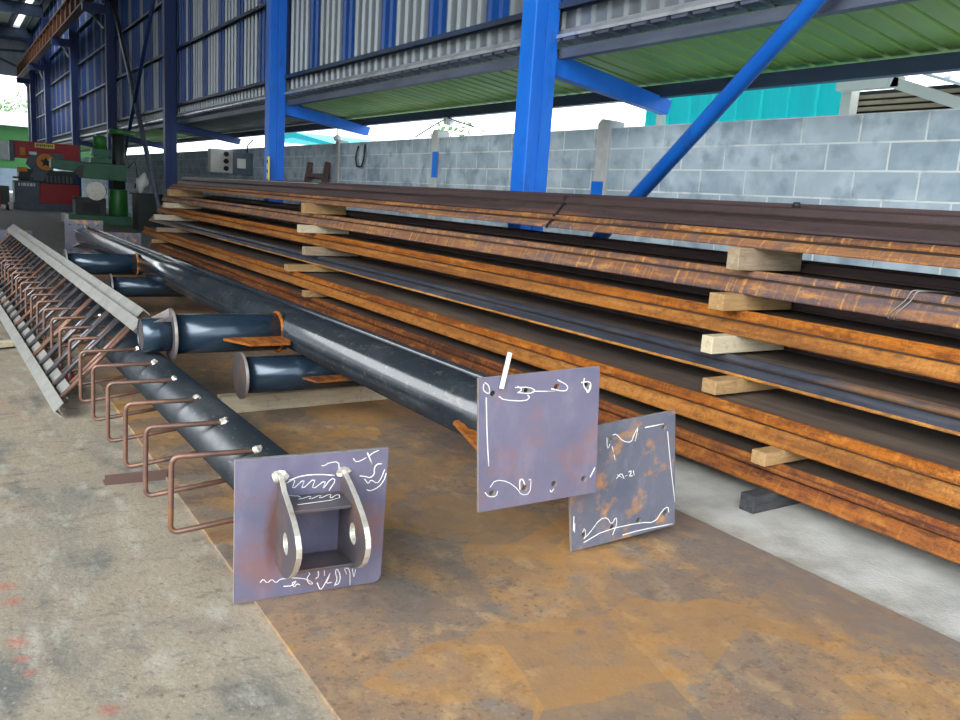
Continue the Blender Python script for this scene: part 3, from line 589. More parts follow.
SB=[[(-0.2085,0.208),(-0.211,0.1877),(-0.1951,0.1738),(-0.1863,0.177),(-0.1909,0.2022),(-0.2058,0.2118)],[(-0.1551,0.1614),(-0.137,0.147),(-0.0594,0.1347),(-0.0411,0.1455),(-0.0505,0.1549)],[(-0.0967,0.1847),(-0.0463,0.1814),(-0.0183,0.1669),(-0.0413,0.1582),(-0.0874,0.167)],[(0.0611,0.1948),(0.1,0.174),(0.1005,0.1567),(0.0813,0.1543),(0.0381,0.1672)],[(0.1534,0.1775),(0.1878,0.1786),(0.1935,0.1562),(0.1794,0.1358),(0.1738,0.1538)],[(-0.0322,0.1657),(0.0526,0.1572)],[(-0.1845,-0.1448),(-0.1665,-0.1215),(-0.1206,-0.1327),(-0.083,-0.1647),(-0.0686,-0.1891),(-0.0354,-0.1898),(-0.0316,-0.1371),(-0.041,-0.1401)],[(-0.0735,-0.1706),(-0.0759,-0.135),(-0.0647,-0.1322),(-0.0549,-0.1557)],[(-0.2026,-0.1593),(-0.1889,-0.1771),(-0.1615,-0.1788),(-0.1571,-0.1621)],[(0.0414,-0.1883),(0.0465,-0.1981),(0.056,-0.1861)],[(0.1998,-0.1668),(0.2142,-0.1414),(0.219,-0.1329)],[(-0.0877,0.188),(-0.0692,0.1753),(-0.0874,0.1654)],[(0.1656,0.1919),(0.1605,0.1681),(0.1813,0.1382),(0.1902,0.167)],[(-0.1995,0.1619),(-0.1962,0.0364),(-0.1894,-0.0708)]]
SC=[[(-0.0722,0.18),(-0.0728,0.1467),(-0.0686,0.1364),(-0.0598,0.1539)],[(-0.0486,0.1853),(-0.0324,0.1871),(-0.0057,0.1535),(0.0324,0.1416),(0.0437,0.1686),(0.066,0.2032),(0.049,0.1434)],[(-0.0514,0.1427),(-0.0452,0.1175)],[(-0.0432,0.1094),(-0.0392,0.0874)],[(-0.0347,0.0134),(-0.0126,0.0334),(0.0003,0.0062)],[(-0.0312,0.0294),(-0.0074,0.0107)],[(0.0037,0.0163),(0.0137,0.0173)],[(0.0193,0.0289),(0.0293,0.0328),(0.0315,0.0245),(0.0214,0.0108),(0.0369,0.0115)],[(0.0404,0.0306),(0.0447,0.01)],[(0.1954,0.1559),(0.2074,0.0393),(0.2317,-0.1388)],[(0.0936,0.1886),(0.1781,0.1884)],[(-0.1789,-0.1913),(-0.1517,-0.1729),(-0.1077,-0.1285),(-0.0751,-0.131),(-0.0591,-0.1647),(-0.0367,-0.1348),(-0.0338,-0.1655),(-0.0542,-0.2061)],[(-0.0099,-0.2167),(0.0692,-0.215),(0.2204,-0.2244)],[(-0.2178,-0.0936),(-0.2239,-0.1657),(-0.214,-0.1091),(-0.2173,-0.1574)],[(-0.1792,-0.2061),(-0.0868,-0.1783),(0.0693,-0.1843),(0.1382,-0.2003),(0.1731,-0.1567),(0.1988,-0.147),(0.2024,-0.1736)],[(-0.1836,-0.1654),(-0.1747,-0.1477),(-0.169,-0.1788),(-0.1789,-0.1913)]]
HB=[(-0.1748,0.1717),(-0.0535,0.1704),(0.0589,0.1711),(0.1762,0.1701),(-0.1771,-0.165),(-0.0567,-0.1661),(0.0575,-0.1683),(0.1746,-0.1676)]
HC=[(-0.0617,0.1686),(0.058,0.1718),(0.1804,0.1753),(-0.1775,-0.1767),(-0.0538,-0.176),(0.0637,-0.1749),(0.1872,-0.1722)]

def sq(s, cut=None):
    h = s / 2; o = [(-h, -h), (h, -h), (h, h), (-h, h)]
    if cut: o = [(-h, -h), (h - cut, -h), (h - cut * .3, -h + cut * .3), (h, -h + cut), (h, h), (-h, h)]
    return o
def base_plate(P, s, holes, parent, mat, cut=None, th=.014):
    return curve_plate('base_plate', sq(s, cut), holes, th, posemat(P) @ Matrix.Translation((0, th / 2, 0)), [mat, 'cut_edge'], parent)
def far_plate(c, s, parent, holes=True):
    m = Matrix.Translation(c) @ Matrix.Rotation(-.02, 4, 'Z')
    hs = [(x * s, z * s, .011) for z in (-.37, .37) for x in (-.37, -.13, .13, .37)] if holes else []
    return curve_plate('end_plate', sq(s), hs, .014, m, ['plate_rusted', 'cut_edge'], parent)
def pipe(name, p0, p1, r, mat, parent, n=40):
    bm = B(); hollow(bm, p0, p1, r, .008, n); return finish(name, bm, mat, parent)
def flange(c, r, parent, th=.016, tilt=0.):
    bm = B(); tube(bm, [Vector(c) - Vector((th / 2, 0, 0)), Vector(c) + Vector((th / 2, 0, 0))], r, 36, smooth=False)
    for f in bm.faces:
        if len(f.verts) > 4: f.material_index = 1
    o = finish('flange', bm, ['cut_edge', 'lug_dark'], parent, bevel=.0015); return o
def weld(name, c, axis, r, parent, mat='rust_tan', rr=.007):
    a = Vector(axis).normalized(); u = a.orthogonal().normalized(); v = a.cross(u); bm = B()
    pts = [Vector(c) + u * (r * math.cos(k * math.pi / 16)) + v * (r * math.sin(k * math.pi / 16)) + a * random.uniform(-.002, .002) for k in range(33)]
    tube(bm, pts, rr, 6); return finish(name, bm, mat, parent)

# --- post with rungs and lifting lug (left)
post = thing('steel_post', 'dark steel post with bent rod rungs and a lug on its near end plate', 'steel post', (.82, 7, 0))
a0 = Vector((.915, 2.262, .248)); a1 = Vector((.735, 12.4, .25)); da = (a1 - a0).normalized()
pipe('pipe', a0, a1, .11, 'pipe_black', post, 48)
pl = base_plate(PA, SZA, [], post, 'plate_stained', cut=.022)
strokes('chalk_marking', SA, .0016, posemat(PA), pl, -.0005, 'white chalk scrawl')
far_plate((.735, 12.41, .25), .46, post)
for s in (-1, 1):                                             # triangular stiffeners behind the plate
    bm = B(); prism(bm, [(.905 + s * .10, 2.27, .2), (.905 + s * .19, 2.27, .2), (.905 + s * .10, 2.45, .2)], (0, 0, .014)); finish('gusset', bm, 'pipe_black', post)
bm = B(); prism(bm, [(.908, 2.27, .355), (.908, 2.27, .44), (.906, 2.42, .355)], (.014, 0, 0)); finish('gusset', bm, 'pipe_black', post)
mA = posemat(PA)
def cheek(u, out, hole, th):
    """lug cheek standing out of the base plate: outline in (-y, v)"""
    m = mA @ Matrix.Translation((u + th / 2, 0, 0)) @ Matrix.Rotation(-math.pi / 2, 4, 'Z')
    # local x of the plate curve runs along -y of the base plate after this turn
    o = curve_plate('lug_cheek', out, [hole], th, m, ['lug_dark', 'ground_steel'], pl, bev=.002)
    return o
cheek(-.11, [(0, .176), (.030, .166), (.060, .147), (.129, .131), (.190, .114), (.235, .093), (.258, .066), (.259, .038), (.245, .010), (.222, -.022), (.190, -.052), (.158, -.076), (.120, -.096), (.06, -.108), (0, -.112)], (.128, .017, .034), .017)
cheek(.0816, [(0, .172), (.040, .166), (.080, .158), (.142, .142), (.205, .119), (.245, .098), (.266, .074), (.272, .048), (.264, .018), (.248, -.010), (.226, -.030), (.206, -.046), (.15, -.078), (.06, -.106), (0, -.112)], (.150, .034, .034), .017)
for (p0, p1, th) in (((0, .104), (.135, .119), .010), ((0, -.094), (.172, -.050), .010)):
    bm = B(); prism(bm, [(-.093, -p0[0], p0[1]), (-.093, -p1[0], p1[1]), (-.093, -p1[0], p1[1] - th), (-.093, -p0[0], p0[1] - th)], (.1745, 0, 0))
    bmesh.ops.transform(bm, matrix=mA, verts=bm.verts); finish('lug_web', bm, 'lug_dark', pl, bevel=.0015)
for (u, v) in ((-.104, .172), (.088, .168)):
    bm = B(); r = bmesh.ops.create_icosphere(bm, subdivisions=2, radius=.02)
    for q in bm.verts: q.co *= random.uniform(.7, 1.25)
    bmesh.ops.scale(bm, vec=(1.2, .5, .9), verts=bm.verts); bmesh.ops.translate(bm, vec=(u, -.006, v), verts=bm.verts)
    bmesh.ops.transform(bm, matrix=mA, verts=bm.verts); finish('weld_bead', bm, 'ground_steel', pl)
# white chalk rubbed on the lug's upper web
strokes('chalk_marking', [[(-.08, -.0), (-.04, -.02), (-.06, -.05), (-.01, -.02), (-.03, -.06), (.02, -.02), (0, -.06), (.05, -.02), (.03, -.07), (.07, -.03), (.06, -.08), (-.07, -.09)]], .002, mA @ Matrix.Translation((0, 0, .106)) @ Matrix.Rotation(math.radians(83.7), 4, 'X').inverted() @ Matrix.Rotation(math.pi, 4, 'Y') @ Matrix.Rotation(math.pi, 4, 'Z') if False else mA @ Matrix.Translation((0, 0, .1065)) @ Matrix(((1, 0, 0, 0), (0, .11, 1, 0), (0, 1, -.11, 0), (0, 0, 0, 1))), pl, 0.)
# bent rod rungs
def rung(y, first):
    xa = a0.x + (a1.x - a0.x) * (y - a0.y) / (a1.y - a0.y)
    xo = xa - .302 - .002 * (y - 2.7)
    j = random.uniform(-.012, .012)
    pts = [(xa - .03, y - .085 + j, .352), (xo, y + j, .335), (xo - .004, y + .008 + j, .058), (xa - .02, y - .10 + j, .124)]
    bm = B(); tube(bm, fillet(pts, .032, 6), .0098, 10); return finish('rung', bm, 'rod_brown', post)
for k in range(24):
    y = 2.765 + .385 * k
    rung(y, k == 0)
    if k < 9:
        bm = B(); xa = a0.x + (a1.x - a0.x) * (y - a0.y) / (a1.y - a0.y)
        bmesh.ops.create_icosphere(bm, subdivisions=2, radius=.017)
        for q in bm.verts: q.co *= random.uniform(.7, 1.25)
        bmesh.ops.translate(bm, vec=(xa - .035, y - .085, .354), verts=bm.verts); finish('weld_bead', bm, 'ground_steel', post)

# --- upper pipe post (middle)
postb = thing('steel_post', 'black pipe post with a drilled square plate marked in white, resting highest in the middle', 'steel post', (1.62, 7, 0))
b0 = Vector((1.655, 2.105, .475)); b1 = Vector((1.55, 12.1, .455)); db = (b1 - b0).normalized()
pipe('pipe', b0, b1, .11, 'pipe_gloss', postb, 64)
plb = base_plate(PB, SZB, [(u, v, .0115) for u, v in HB], postb, 'plate_purple')
strokes('chalk_marking', SB, .0018, posemat(PB), plb, -.0005, 'white paint marker lines round the bolt holes')
bp = far_plate((1.55, 12.11, .43), .46, postb)
# service conduit along the pipe
c0 = b0 + Vector((.062, .03, .108)); c1 = b1 + Vector((.055, -.02, .112))
bm = B(); hollow(bm, c0, c1, .0165, .003, 16); finish('conduit', bm, 'pipe_gloss', postb)
bm = B(); bar(bm, c0 + Vector((-.02, .0, -.03)), c0 + Vector((.035, .0, -.03)), .05, .008); finish('conduit_bracket', bm, 'ground_steel', postb)
# gussets at the near plate
bm = B(); prism(bm, [(1.535, 2.125, .44), (1.535, 2.125, .37), (1.47, 2.135, .40), (1.52, 2.46, .445), (1.55, 2.46, .45)], (.006, 0, .012)); finish('gusset', bm, 'rust_orange', postb, bevel=.0015)
def stub(y, x1, zc, r, xaxis, parent, xf, rf, tail=0.):
    s = pipe('stub_pipe', (xaxis, y, zc), (x1, y + .02, zc), r, 'pipe_blue', parent, 40)
    flange((xf, y + .02, zc), rf, s)
    if tail:
        bm = B(); tube(bm, [(xf - tail + .012, y + .02, zc), (xf - tail + .006, y + .02, zc)], r * .76, 28); finish('bore_shade_disc', bm, 'lug_dark', s)  # dark disc added to paint the shade inside the open pipe end
        pipe('tail_pipe', (xf, y + .02, zc), (xf - tail, y + .02, zc), r * .84, 'pipe_blue', s, 36)
    return s
def bx(y): return b0.x + (b1.x - b0.x) * (y - b0.y) / (b1.y - b0.y)
s1 = stub(4.40, .975, .46, .105, bx(4.4) - .06, postb, .965, .138, .15)
s1['label'] = 'near blue-black side pipe with a flange'
for k in range(3):
    a = (-.6 + .6 * k); bm = B(); prism(bm, [(.957, 4.42 + .09 * math.sin(a + math.pi), .46 + .09 * math.cos(a)), (.957, 4.42 + .135 * math.sin(a + math.pi), .46 + .135 * math.cos(a)), (.87, 4.42 + .09 * math.sin(a + math.pi), .46 + .09 * math.cos(a))], (0, .01, 0)); finish('stiffener', bm, 'cut_edge', s1)
bm = B(); prism(bm, [(1.205, 4.30, .452), (1.29, 4.11, .452), (1.50, 4.10, .452), (1.565, 4.27, .452), (1.50, 4.36, .452)], (0, 0, -.014)); finish('gusset', bm, 'rust_orange', s1, bevel=.0015)
weld('weld_seam', (bx(4.4) - .10, 4.402, .46), (1, 0, 0), .106, s1, 'rust_orange', .011)
s2 = stub(8.22, .90, .455, .098, bx(8.2) - .05, postb, .895, .130)
weld('weld_seam', (bx(8.2) - .10, 8.222, .455), (1, 0, 0), .100, s2, 'rust_brown', .011)
for (dx, dz) in ((-.13, .10), (.10, .13), (-.15, -.12), (0, .16)):
    bm = B(); prism(bm, [(1.55 + dx, 12.10, .43 + dz), (1.55 + dx * .6, 12.10, .43 + dz * .6), (1.55 + dx * .6, 11.85, .43 + dz * .6)], (.014, 0, .004)); finish('gusset', bm, 'ground_steel', postb)

# --- lower pipe post (behind)
postc = thing('steel_post', 'black pipe post with a rust spotted drilled end plate, nearest the stack', 'steel post', (2.06, 7, 0))
q0 = Vector((2.06, 2.13, .27)); q1 = Vector((2.03, 12.1, .275))
pipe('pipe', q0, q1, .11, 'pipe_black', postc, 48)
plc = base_plate(PC, SZC, [(u, v, .0115) for u, v in HC + [(-.1772, .1665)]], postc, 'plate_rusted')
strokes('chalk_marking', SC, .0017, posemat(PC), plc, -.0005, 'white paint marker lines and number')
far_plate((2.03, 12.11, .28), .46, postc)
for (dx, dz) in ((.13, .10), (-.10, .13), (.02, .16)):
    bm = B(); prism(bm, [(2.03 + dx, 12.10, .28 + dz), (2.03 + dx * .6, 12.10, .28 + dz * .6), (2.03 + dx * .6, 11.85, .28 + dz * .6)], (.014, 0, .004)); finish('gusset', bm, 'ground_steel', postc)
s3 = stub(4.20, 1.285, .262, .098, 2.0, postc, 1.275, .125)
s3['label'] = 'low blue-black side pipe with a flange'
bm = B(); prism(bm, [(1.56, 4.07, .27), (1.60, 3.96, .27), (1.83, 3.96, .27), (1.95, 4.07, .27)], (0, 0, -.012)); finish('gusset', bm, 'rust_red', s3)
s4 = stub(8.05, 1.245, .262, .092, 2.0, postc, 1.24, .12)

# timbers carrying the posts
def balk(p0, p1, w, z0, z1, mat, label):
    p0, p1 = Vector((*p0, (z0 + z1) / 2)), Vector((*p1, (z0 + z1) / 2)); bm = B(); bar(bm, p0, p1, w, z1 - z0)
    return one('timber_balk', bm, mat, label, 'timber', bevel=.004)
balk((1.22, 4.42), (2.35, 4.45), .09, .013, .108, 'timber_pale', 'rough pale timber lying across the rusty plate under the black pipes')
balk((.20, 6.60), (2.3, 7.45), .10, .0135, .048, 'timber_pale', 'pale timber on the floor far back, passing under the left post and ladder frames')

# --- two nested ladder frames leaning over the left post
def ladder(sh, dy, dn, n, y0, label):
    t = thing('ladder_frame', label, 'ladder', (.65, 8, 0), 'nested steel ladder frames')
    ax = Vector((.396, 0, .42)).normalized(); nrm = Vector((-ax.z, 0, ax.x))
    sft = ax * sh + nrm * dn + Vector((0, dy, 0))
    def Lp(y): return Vector((.452 - .026 * (y - 4.6), y, .060)) + sft
    def Rp(y): return Vector((.832 - .0165 * (y - 4.6), y, .478)) + sft
    for f, ya, yb, sg in ((Lp, 4.58, 12.3, 1), (Rp, 4.55, 12.6, -1)):
        p, q = f(ya), f(yb); bm = B()
        w = .066; th = .006
        sec = [Vector((0, 0, 0)), ax * (sg * w), ax * (sg * w) - nrm * th, ax * (sg * th) - nrm * th, ax * (sg * th) - nrm * w * .7, -nrm * w * .7]
        off = -ax * (sg * w * .5) + nrm * .014
        A = [bm.verts.new(p + s + off) for s in sec]; Z = [bm.verts.new(q + s + off) for s in sec]
        for k in range(6): bm.faces.new((A[k], A[(k + 1) % 6], Z[(k + 1) % 6], Z[k]))
        bm.faces.new(A); bm.faces.new(Z[::-1])
        finish('rail', bm, 'angle_grey', t)
    for k in range(n):
        yl = y0 + .30 * k
        if yl > 12.1: break
        bm = B(); tube(bm, [Lp(yl + .06) - nrm * .005, Rp(yl) - nrm * .005], .0125, 10); finish('rung', bm, 'rod_steel' if k % 4 else 'rod_brown', t)
    return t
ladder(0, 0, 0, 26, 4.68, 'grey angle iron ladder frame leaning on the left post, the outer of the nested two')
ladder(.062, .27, -.028, 25, 4.60, 'grey angle iron ladder frame leaning on the left post, the inner of the nested two')

# small things on the floor
bm = B(); prism(bm, [(.50, 3.50, 0), (.50, 3.50, .045), (.505, 3.50, .045), (.505, 3.505, .005), (.50, 3.56, .005), (.50, 3.56, 0)], (.24, -.02, 0))
one('angle_offcut', bm, 'brown_metal', 'short rusty angle offcut on the concrete beneath the bent rod rungs', 'steel offcut')
t = thing('plastic_bottle', 'small red plastic bottle lying under the ladder frames', 'bottle', (.60, 5.55, 0))
bm = B(); tube(bm, [(.575, 5.45, .036), (.58, 5.47, .036), (.60, 5.57, .036), (.605, 5.60, .036), (.609, 5.62, .036)], [.026, .036, .036, .03, .014], 16); finish('body', bm, 'red_plastic', t)
bm = B(); tube(bm, [(.609, 5.62, .036), (.612, 5.64, .036)], .015, 12); finish('cap', bm, 'white_paint', t)
# strip of white marker bar on the middle plate
bm = B(); P = posemat(PB)
vs = box(bm, -.007, .007, -.012, -.002, -.035, .085); bmesh.ops.rotate(bm, verts=vs, cent=(0, 0, 0), matrix=Matrix.Rotation(.25, 3, 'Y'))
bmesh.ops.translate(bm, verts=vs, vec=(-.142, -.003, .222)); bmesh.ops.transform(bm, matrix=P, verts=vs)
one('soapstone_stick', bm, 'white_paint', 'white marking stick standing on the upper edge of the middle drilled plate', 'marking stick', bevel=.002)

# ================================================================== machines at the back
t = thing('ironworker', 'red and grey ironworker machine with an orange wheel at the back left', 'machine', (2.85, 31.5, 0))
def part(nm, mat, parent=t, bev=.01, **k):
    bm = B(); box(bm, *k['b']); return finish(nm, bm, mat, parent, bevel=bev)
part('base', 'machine_grey', b=(1.9, 3.85, 31.0, 32.0, 0, .24))
cab = part('cabinet', 'machine_grey', b=(1.95, 2.68, 31.02, 31.9, .24, .93))
part('front_panel', 'machine_red', b=(2.68, 3.86, 31.0, 31.9, .24, .88))
bm = B()
for k, (dx, w) in enumerate(((0, .05), (.09, .03), (.14, .09), (.26, .05), (.34, .09), (.46, .05))): box(bm, 2.06 + dx * .95, 2.06 + dx * .95 + w, 31.005, 31.02, .77, .87)
o = finish('lettering', bm, 'white_paint', cab); o['label'] = 'white lettering'
part('body', 'machine_dark', b=(2.1, 3.75, 31.1, 31.8, .88, 1.32))
for k in range(8): part('cooling_fin', 'machine_grey', b=(2.75 + .12 * k, 2.82 + .12 * k, 31.04, 31.1, .92, 1.15))
hood = part('hood', 'machine_red', b=(2.0, 3.9, 31.1, 31.8, 1.66, 2.2))
part('hood_end', 'machine_grey', b=(1.86, 2.0, 31.08, 31.8, 1.55, 2.2))
bm = B(); prism(bm, [(2.35, 31.0, .95), (2.8, 31.0, .95), (2.95, 31.0, 1.3), (3.45, 31.0, 1.62), (3.4, 31.0, 1.86), (2.45, 31.0, 1.84), (2.3, 31.0, 1.5), (2.5, 31.0, 1.3)], (0, .3, 0)); finish('punch_arm', bm, 'machine_grey', t, bevel=.02)
sg = part('name_sign', 'yellow_paint', b=(2.58, 3.16, 31.06, 31.1, 2.02, 2.17))
bm = B()
for k in range(9): box(bm, 2.63 + k * .055, 2.66 + k * .055, 31.052, 31.06, 2.06 + .02 * (k % 2), 2.14)
finish('lettering', bm, 'black', sg)
bm = B()
tube(bm, [(2.87, 30.9, 1.57), (2.87, 31.05, 1.57)], .27, 28); wh = finish('hand_wheel', bm, 'orange_paint', t, bevel=.01)
bm = B(); st = []
for k in range(10):
    r = .17 if k % 2 == 0 else .08; a = k * math.pi / 5 + .3; st.append((2.87 + r * math.cos(a), 30.885, 1.57 + r * math.sin(a)))
prism(bm, st, (0, .02, 0)); finish('wheel_hub', bm, 'black', wh)
part('warning_label', 'orange_paint', b=(2.05, 2.33, 30.98, 31.1, 1.22, 1.36))
part('work_table', 'machine_dark', b=(1.92, 2.5, 30.85, 31.3, 1.0, 1.06))
part('warning_label', 'orange_paint', b=(2.15, 2.3, 31.09, 31.1, 1.75, 2.0))
part('control_box', 'white_paint', b=(2.4, 2.62, 30.97, 31.02, 1.78, 1.88))

t = thing('radial_drill', 'green radial drilling machine with a round pillar in front of the far columns', 'machine', (3.4, 23.9, 0))
part('base', 'green_machine', t, b=(2.66, 4.15, 23.5, 24.4, 0, .24))
part('base_end', 'white_paint', t, b=(2.57, 2.66, 23.5, 24.3, .02, .24))
bm = B(); box(bm, 2.84, 3.56, 23.6, 23.66, .24, .68); box(bm, 2.84, 2.98, 23.6, 24.2, .24, .68); box(bm, 3.42, 3.56, 23.6, 24.2, .24, .68); box(bm, 2.84, 3.56, 23.6, 24.2, .60, .68); finish('work_table', bm, 'machine_dark', t, bevel=.01)
bm = B(); box(bm, 2.99, 3.41, 23.585, 23.6, .30, .55); finish('table_slot', bm, 'black', t)
bm = B(); tube(bm, [(3.9, 23.85, .24), (3.9, 23.85, .93)], .23, 28); finish('pillar_foot', bm, 'green_bright', t, bevel=.02)
bm = B(); tube(bm, [(3.93, 23.9, .93), (3.93, 23.9, 2.36)], .16, 24); finish('pillar', bm, 'machine_dark', t)
bm = B(); tube(bm, [(4.02, 23.9, 2.34), (4.02, 23.9, 2.46)], .32, 28); finish('pillar_cap', bm, 'green_bright', t, bevel=.02)
bm = B(); prism(bm, [(3.0, 23.5, 1.17), (4.06, 23.5, 1.14), (4.06, 23.5, 1.56), (3.0, 23.5, 1.57), (2.3, 23.5, 1.60), (2.3, 23.5, 1.36), (2.9, 23.5, 1.32)], (0, .5, 0)); arm = finish('arm', bm, 'green_machine', t, bevel=.02)
bm = B(); prism(bm, [(3.0, 23.48, 1.16), (3.03, 23.48, 1.5), (2.9, 23.48, 1.44), (2.8, 23.48, 1.3)], (0, .03, 0)); finish('arm_rib', bm, 'machine_dark', arm)
bm = B(); box(bm, 3.22, 3.72, 23.55, 23.95, 1.57, 1.70); box(bm, 3.26, 3.70, 23.58, 23.92, 1.76, 1.93); box(bm, 3.3, 3.66, 23.6, 23.9, 1.6, 1.9); finish('drive_head', bm, 'green_machine', t, bevel=.015)
bm = B(); tube(bm, [(3.46, 23.75, 1.93), (3.46, 23.75, 2.22), (3.46, 23.75, 2.27)], [.16, .16, .11], 20); finish('motor', bm, 'green_bright', t)
bm = B(); tube(bm, [(3.36, 23.42, .86), (3.36, 23.8, .86)], .2, 24); mo = finish('spindle_motor', bm, 'machine_dark', t, bevel=.02)
bm = B(); tube(bm, [(3.30, 23.40, .86), (3.30, 23.44, .86)], [.235, .235], 24); finish('motor_rim', bm, 'ground_steel', mo)
bm = B(); tube(bm, [(4.12, 23.7, 1.5), (4.3, 23.7, 1.7), (4.36, 23.7, 1.3), (4.28, 23.7, .98)], .018, 8); finish('cable', bm, 'black', t)

bm = B(); box(bm, 3.95, 5.1, 21.4, 22.2, .0, .86); box(bm, 3.9, 5.15, 21.35, 22.25, .86, .9); box(bm, 4.1, 4.6, 21.36, 21.4, .3, .7)
one('workbench', bm, 'machine_dark', 'dark workbench standing behind the far end of the steel stack', 'workbench', bevel=.01)
bm = B(); bmesh.ops.create_icosphere(bm, subdivisions=3, radius=.17)
for q in bm.verts: q.co += q.co.normalized() * random.uniform(-.02, .02) + Vector((0, 0, .05 * math.sin(q.co.x * 20)))
bmesh.ops.scale(bm, vec=(.85, .8, 1.25), verts=bm.verts); bmesh.ops.translate(bm, vec=(4.08, 21.62, 1.145), verts=bm.verts)
for f in bm.faces: f.smooth = True
one('plastic_sack', bm, 'white_paint', 'white plastic sack on the dark workbench beside the green machine', 'sack')

# ================================================================== things on and behind the block wall
t = thing('socket_panel', 'pale electric panel with three round sockets on the block wall', 'electric panel', (5.45, 20, 1.5))
bm = B(); box(bm, 5.08, 5.6, 19.2, 19.45, 1.50, 2.02); finish('housing', bm, 'off_white', t, bevel=.01)
for z in (1.60, 1.76, 1.92):
    bm = B(); tube(bm, [(5.42, 19.2, z), (5.42, 19.165, z)], .055, 16); finish('socket', bm, 'black', t)
t = thing('switch_box', 'small grey switch box on the block wall beside the socket panel', 'electric box', (5.4, 17.8, 1.45))
bm = B(); box(bm, 5.22, 5.6, 17.8, 18.0, 1.47, 1.93); finish('housing', bm, 'machine_grey', t, bevel=.01)
bm = B(); box(bm, 5.26, 5.44, 17.78, 17.8, 1.60, 1.80); finish('cover', bm, 'white_paint', t, bevel=.004)
bm = B(); tube(bm, [(5.5, 17.9, 1.93), (5.5, 17.85, 2.1), (5.5, 17.5, 2.2)], .015, 8); finish('cable', bm, 'black', t)
t = thing('trestle_frame', 'rusty brown frame leaning on the block wall behind the stack', 'frame', (5.45, 13.9, 0))
for y in (13.5, 14.32):
    bm = B(); bar(bm, (5.25, y, .02), (5.56, y + .06, 1.73), .1, .07, up=(1, 0, 0)); finish('leg', bm, 'brown_metal', t)
bm = B(); bar(bm, (5.505, 13.53, 1.50), (5.505, 14.36, 1.50), .06, .07); finish('crossbar', bm, 'brown_metal', t)
t = thing('spirit_level', 'yellow spirit level leaning against the second blue column', 'level', (4.12, 12.42, 1.2))
bm = B(); box(bm, 4.125, 4.15, 12.38, 12.45, 1.22, 1.70); finish('body', bm, 'yellow_paint', t, bevel=.003)
for z in (1.32, 1.46, 1.60):
    bm = B(); box(bm, 4.122, 4.126, 12.395, 12.435, z, z + .05); finish('vial', bm, 'black', t)
bm = B(); tube(bm, fillet([(5.57, 12.35, 1.98), (5.55, 12.4, 1.80), (5.55, 12.35, 1.66), (5.55, 12.15, 1.66), (5.55, 12.08, 1.80), (5.57, 12.1, 2.0)], .05, 4), .014, 8)
one('hose_loop', bm, 'black', 'short black hose hanging in a loop on the block wall', 'hose')
for (p, label, ws) in (((5.66, 9.72, 2.26), 'white round lamp holder hanging under the canopy edge, wires to both sides', [[(5.64, 9.75, 2.29), (5.6, 9.95, 2.22), (5.56, 10.45, 2.06)], [(5.64, 9.7, 2.30), (5.6, 9.4, 2.24), (5.56, 8.9, 2.14)]]),
                       ((5.52, 13.08, 2.12), 'white round lamp holder hanging on a wire from the second blue bracket', [[(5.52, 13.08, 2.15), (5.52, 13.08, 2.34), (5.3, 12.75, 2.36), (4.9, 12.61, 2.36), (4.45, 12.61, 2.7)]])):
    t = thing('lamp_holder', label, 'lamp', p, 'lamp holders under the canopy')
    bm = B(); tube(bm, [Vector(p) - Vector((0, 0, .05)), Vector(p), Vector(p) + Vector((0, 0, .045))], [.05, .075, .03], 16); finish('socket', bm, 'white_paint', t)
    for w in ws:
        bm = B(); tube(bm, fillet(w, .03, 4), .009, 6); finish('wire', bm, 'black', t)

# neighbours' teal shed with a cream framed gable
t = thing('neighbour_shed', 'teal sheet clad shed with a cream framed gable beyond the block wall', 'building', (7.6, 5.8, 0))
bm = B(); y = 4.98; pr = []
while y < 7.3: pr += [(y, 0), (y + .27, 0), (y + .285, -.025), (y + .315, -.025)]; y += .33
A = [bm.verts.new((7.2 + d, y, 0)) for y, d in pr]; Z = [bm.verts.new((7.2 + d, y, 2.75)) for y, d in pr]
for k in range(len(pr) - 1): bm.faces.new((A[k], A[k + 1], Z[k + 1], Z[k]))
A2 = [bm.verts.new((7.3, y, 0)) for y, d in pr]; Z2 = [bm.verts.new((7.3, y, 2.75)) for y, d in pr]
for k in range(len(pr) - 1): bm.faces.new((A2[k], Z2[k], Z2[k + 1], A2[k + 1]))
finish('cladding', bm, 'teal_sheet', t)
bm = B(); box(bm, 7.12, 7.26, 7.26, 7.36, 0, 2.75); finish('corner_post', bm, 'cream', t)
bm = B(); box(bm, 7.05, 7.17, 4.80, 4.90, 0, 2.50); finish('corner_post', bm, 'cream', t)
bm = B(); bar(bm, (7.0, 4.9, 2.50), (7.0, 4.30, 2.495), .1, .09); finish('gable_beam', bm, 'cream', t)
bm = B(); bar(bm, (7.0, 4.36, 2.49), (7.0, 3.2, 2.08), .1, .09); finish('gable_beam', bm, 'cream', t)
bm = B()
for k in range(5): box(bm, 7.3, 7.34, 2.9, 5.0, 2.20 + .055 * k, 2.235 + .055 * k)
finish('louvre', bm, 'tan_slat', t)
bm = B(); box(bm, 7.36, 7.42, 2.8, 5.05, 1.5, 2.5); finish('dark_opening', bm, 'black', t)
bm = B(); bar(bm, (7.0, 4.25, 2.60), (7.0, 2.2, 1.90), 1.2, .02); 
for k in range(14): bar(bm, (6.45, 4.2 - .15 * k, 2.595 - .051 * k), (7.5, 4.2 - .15 * k, 2.595 - .051 * k), .05, .035)
finish('roof_sheet', bm, 'white_paint', t)
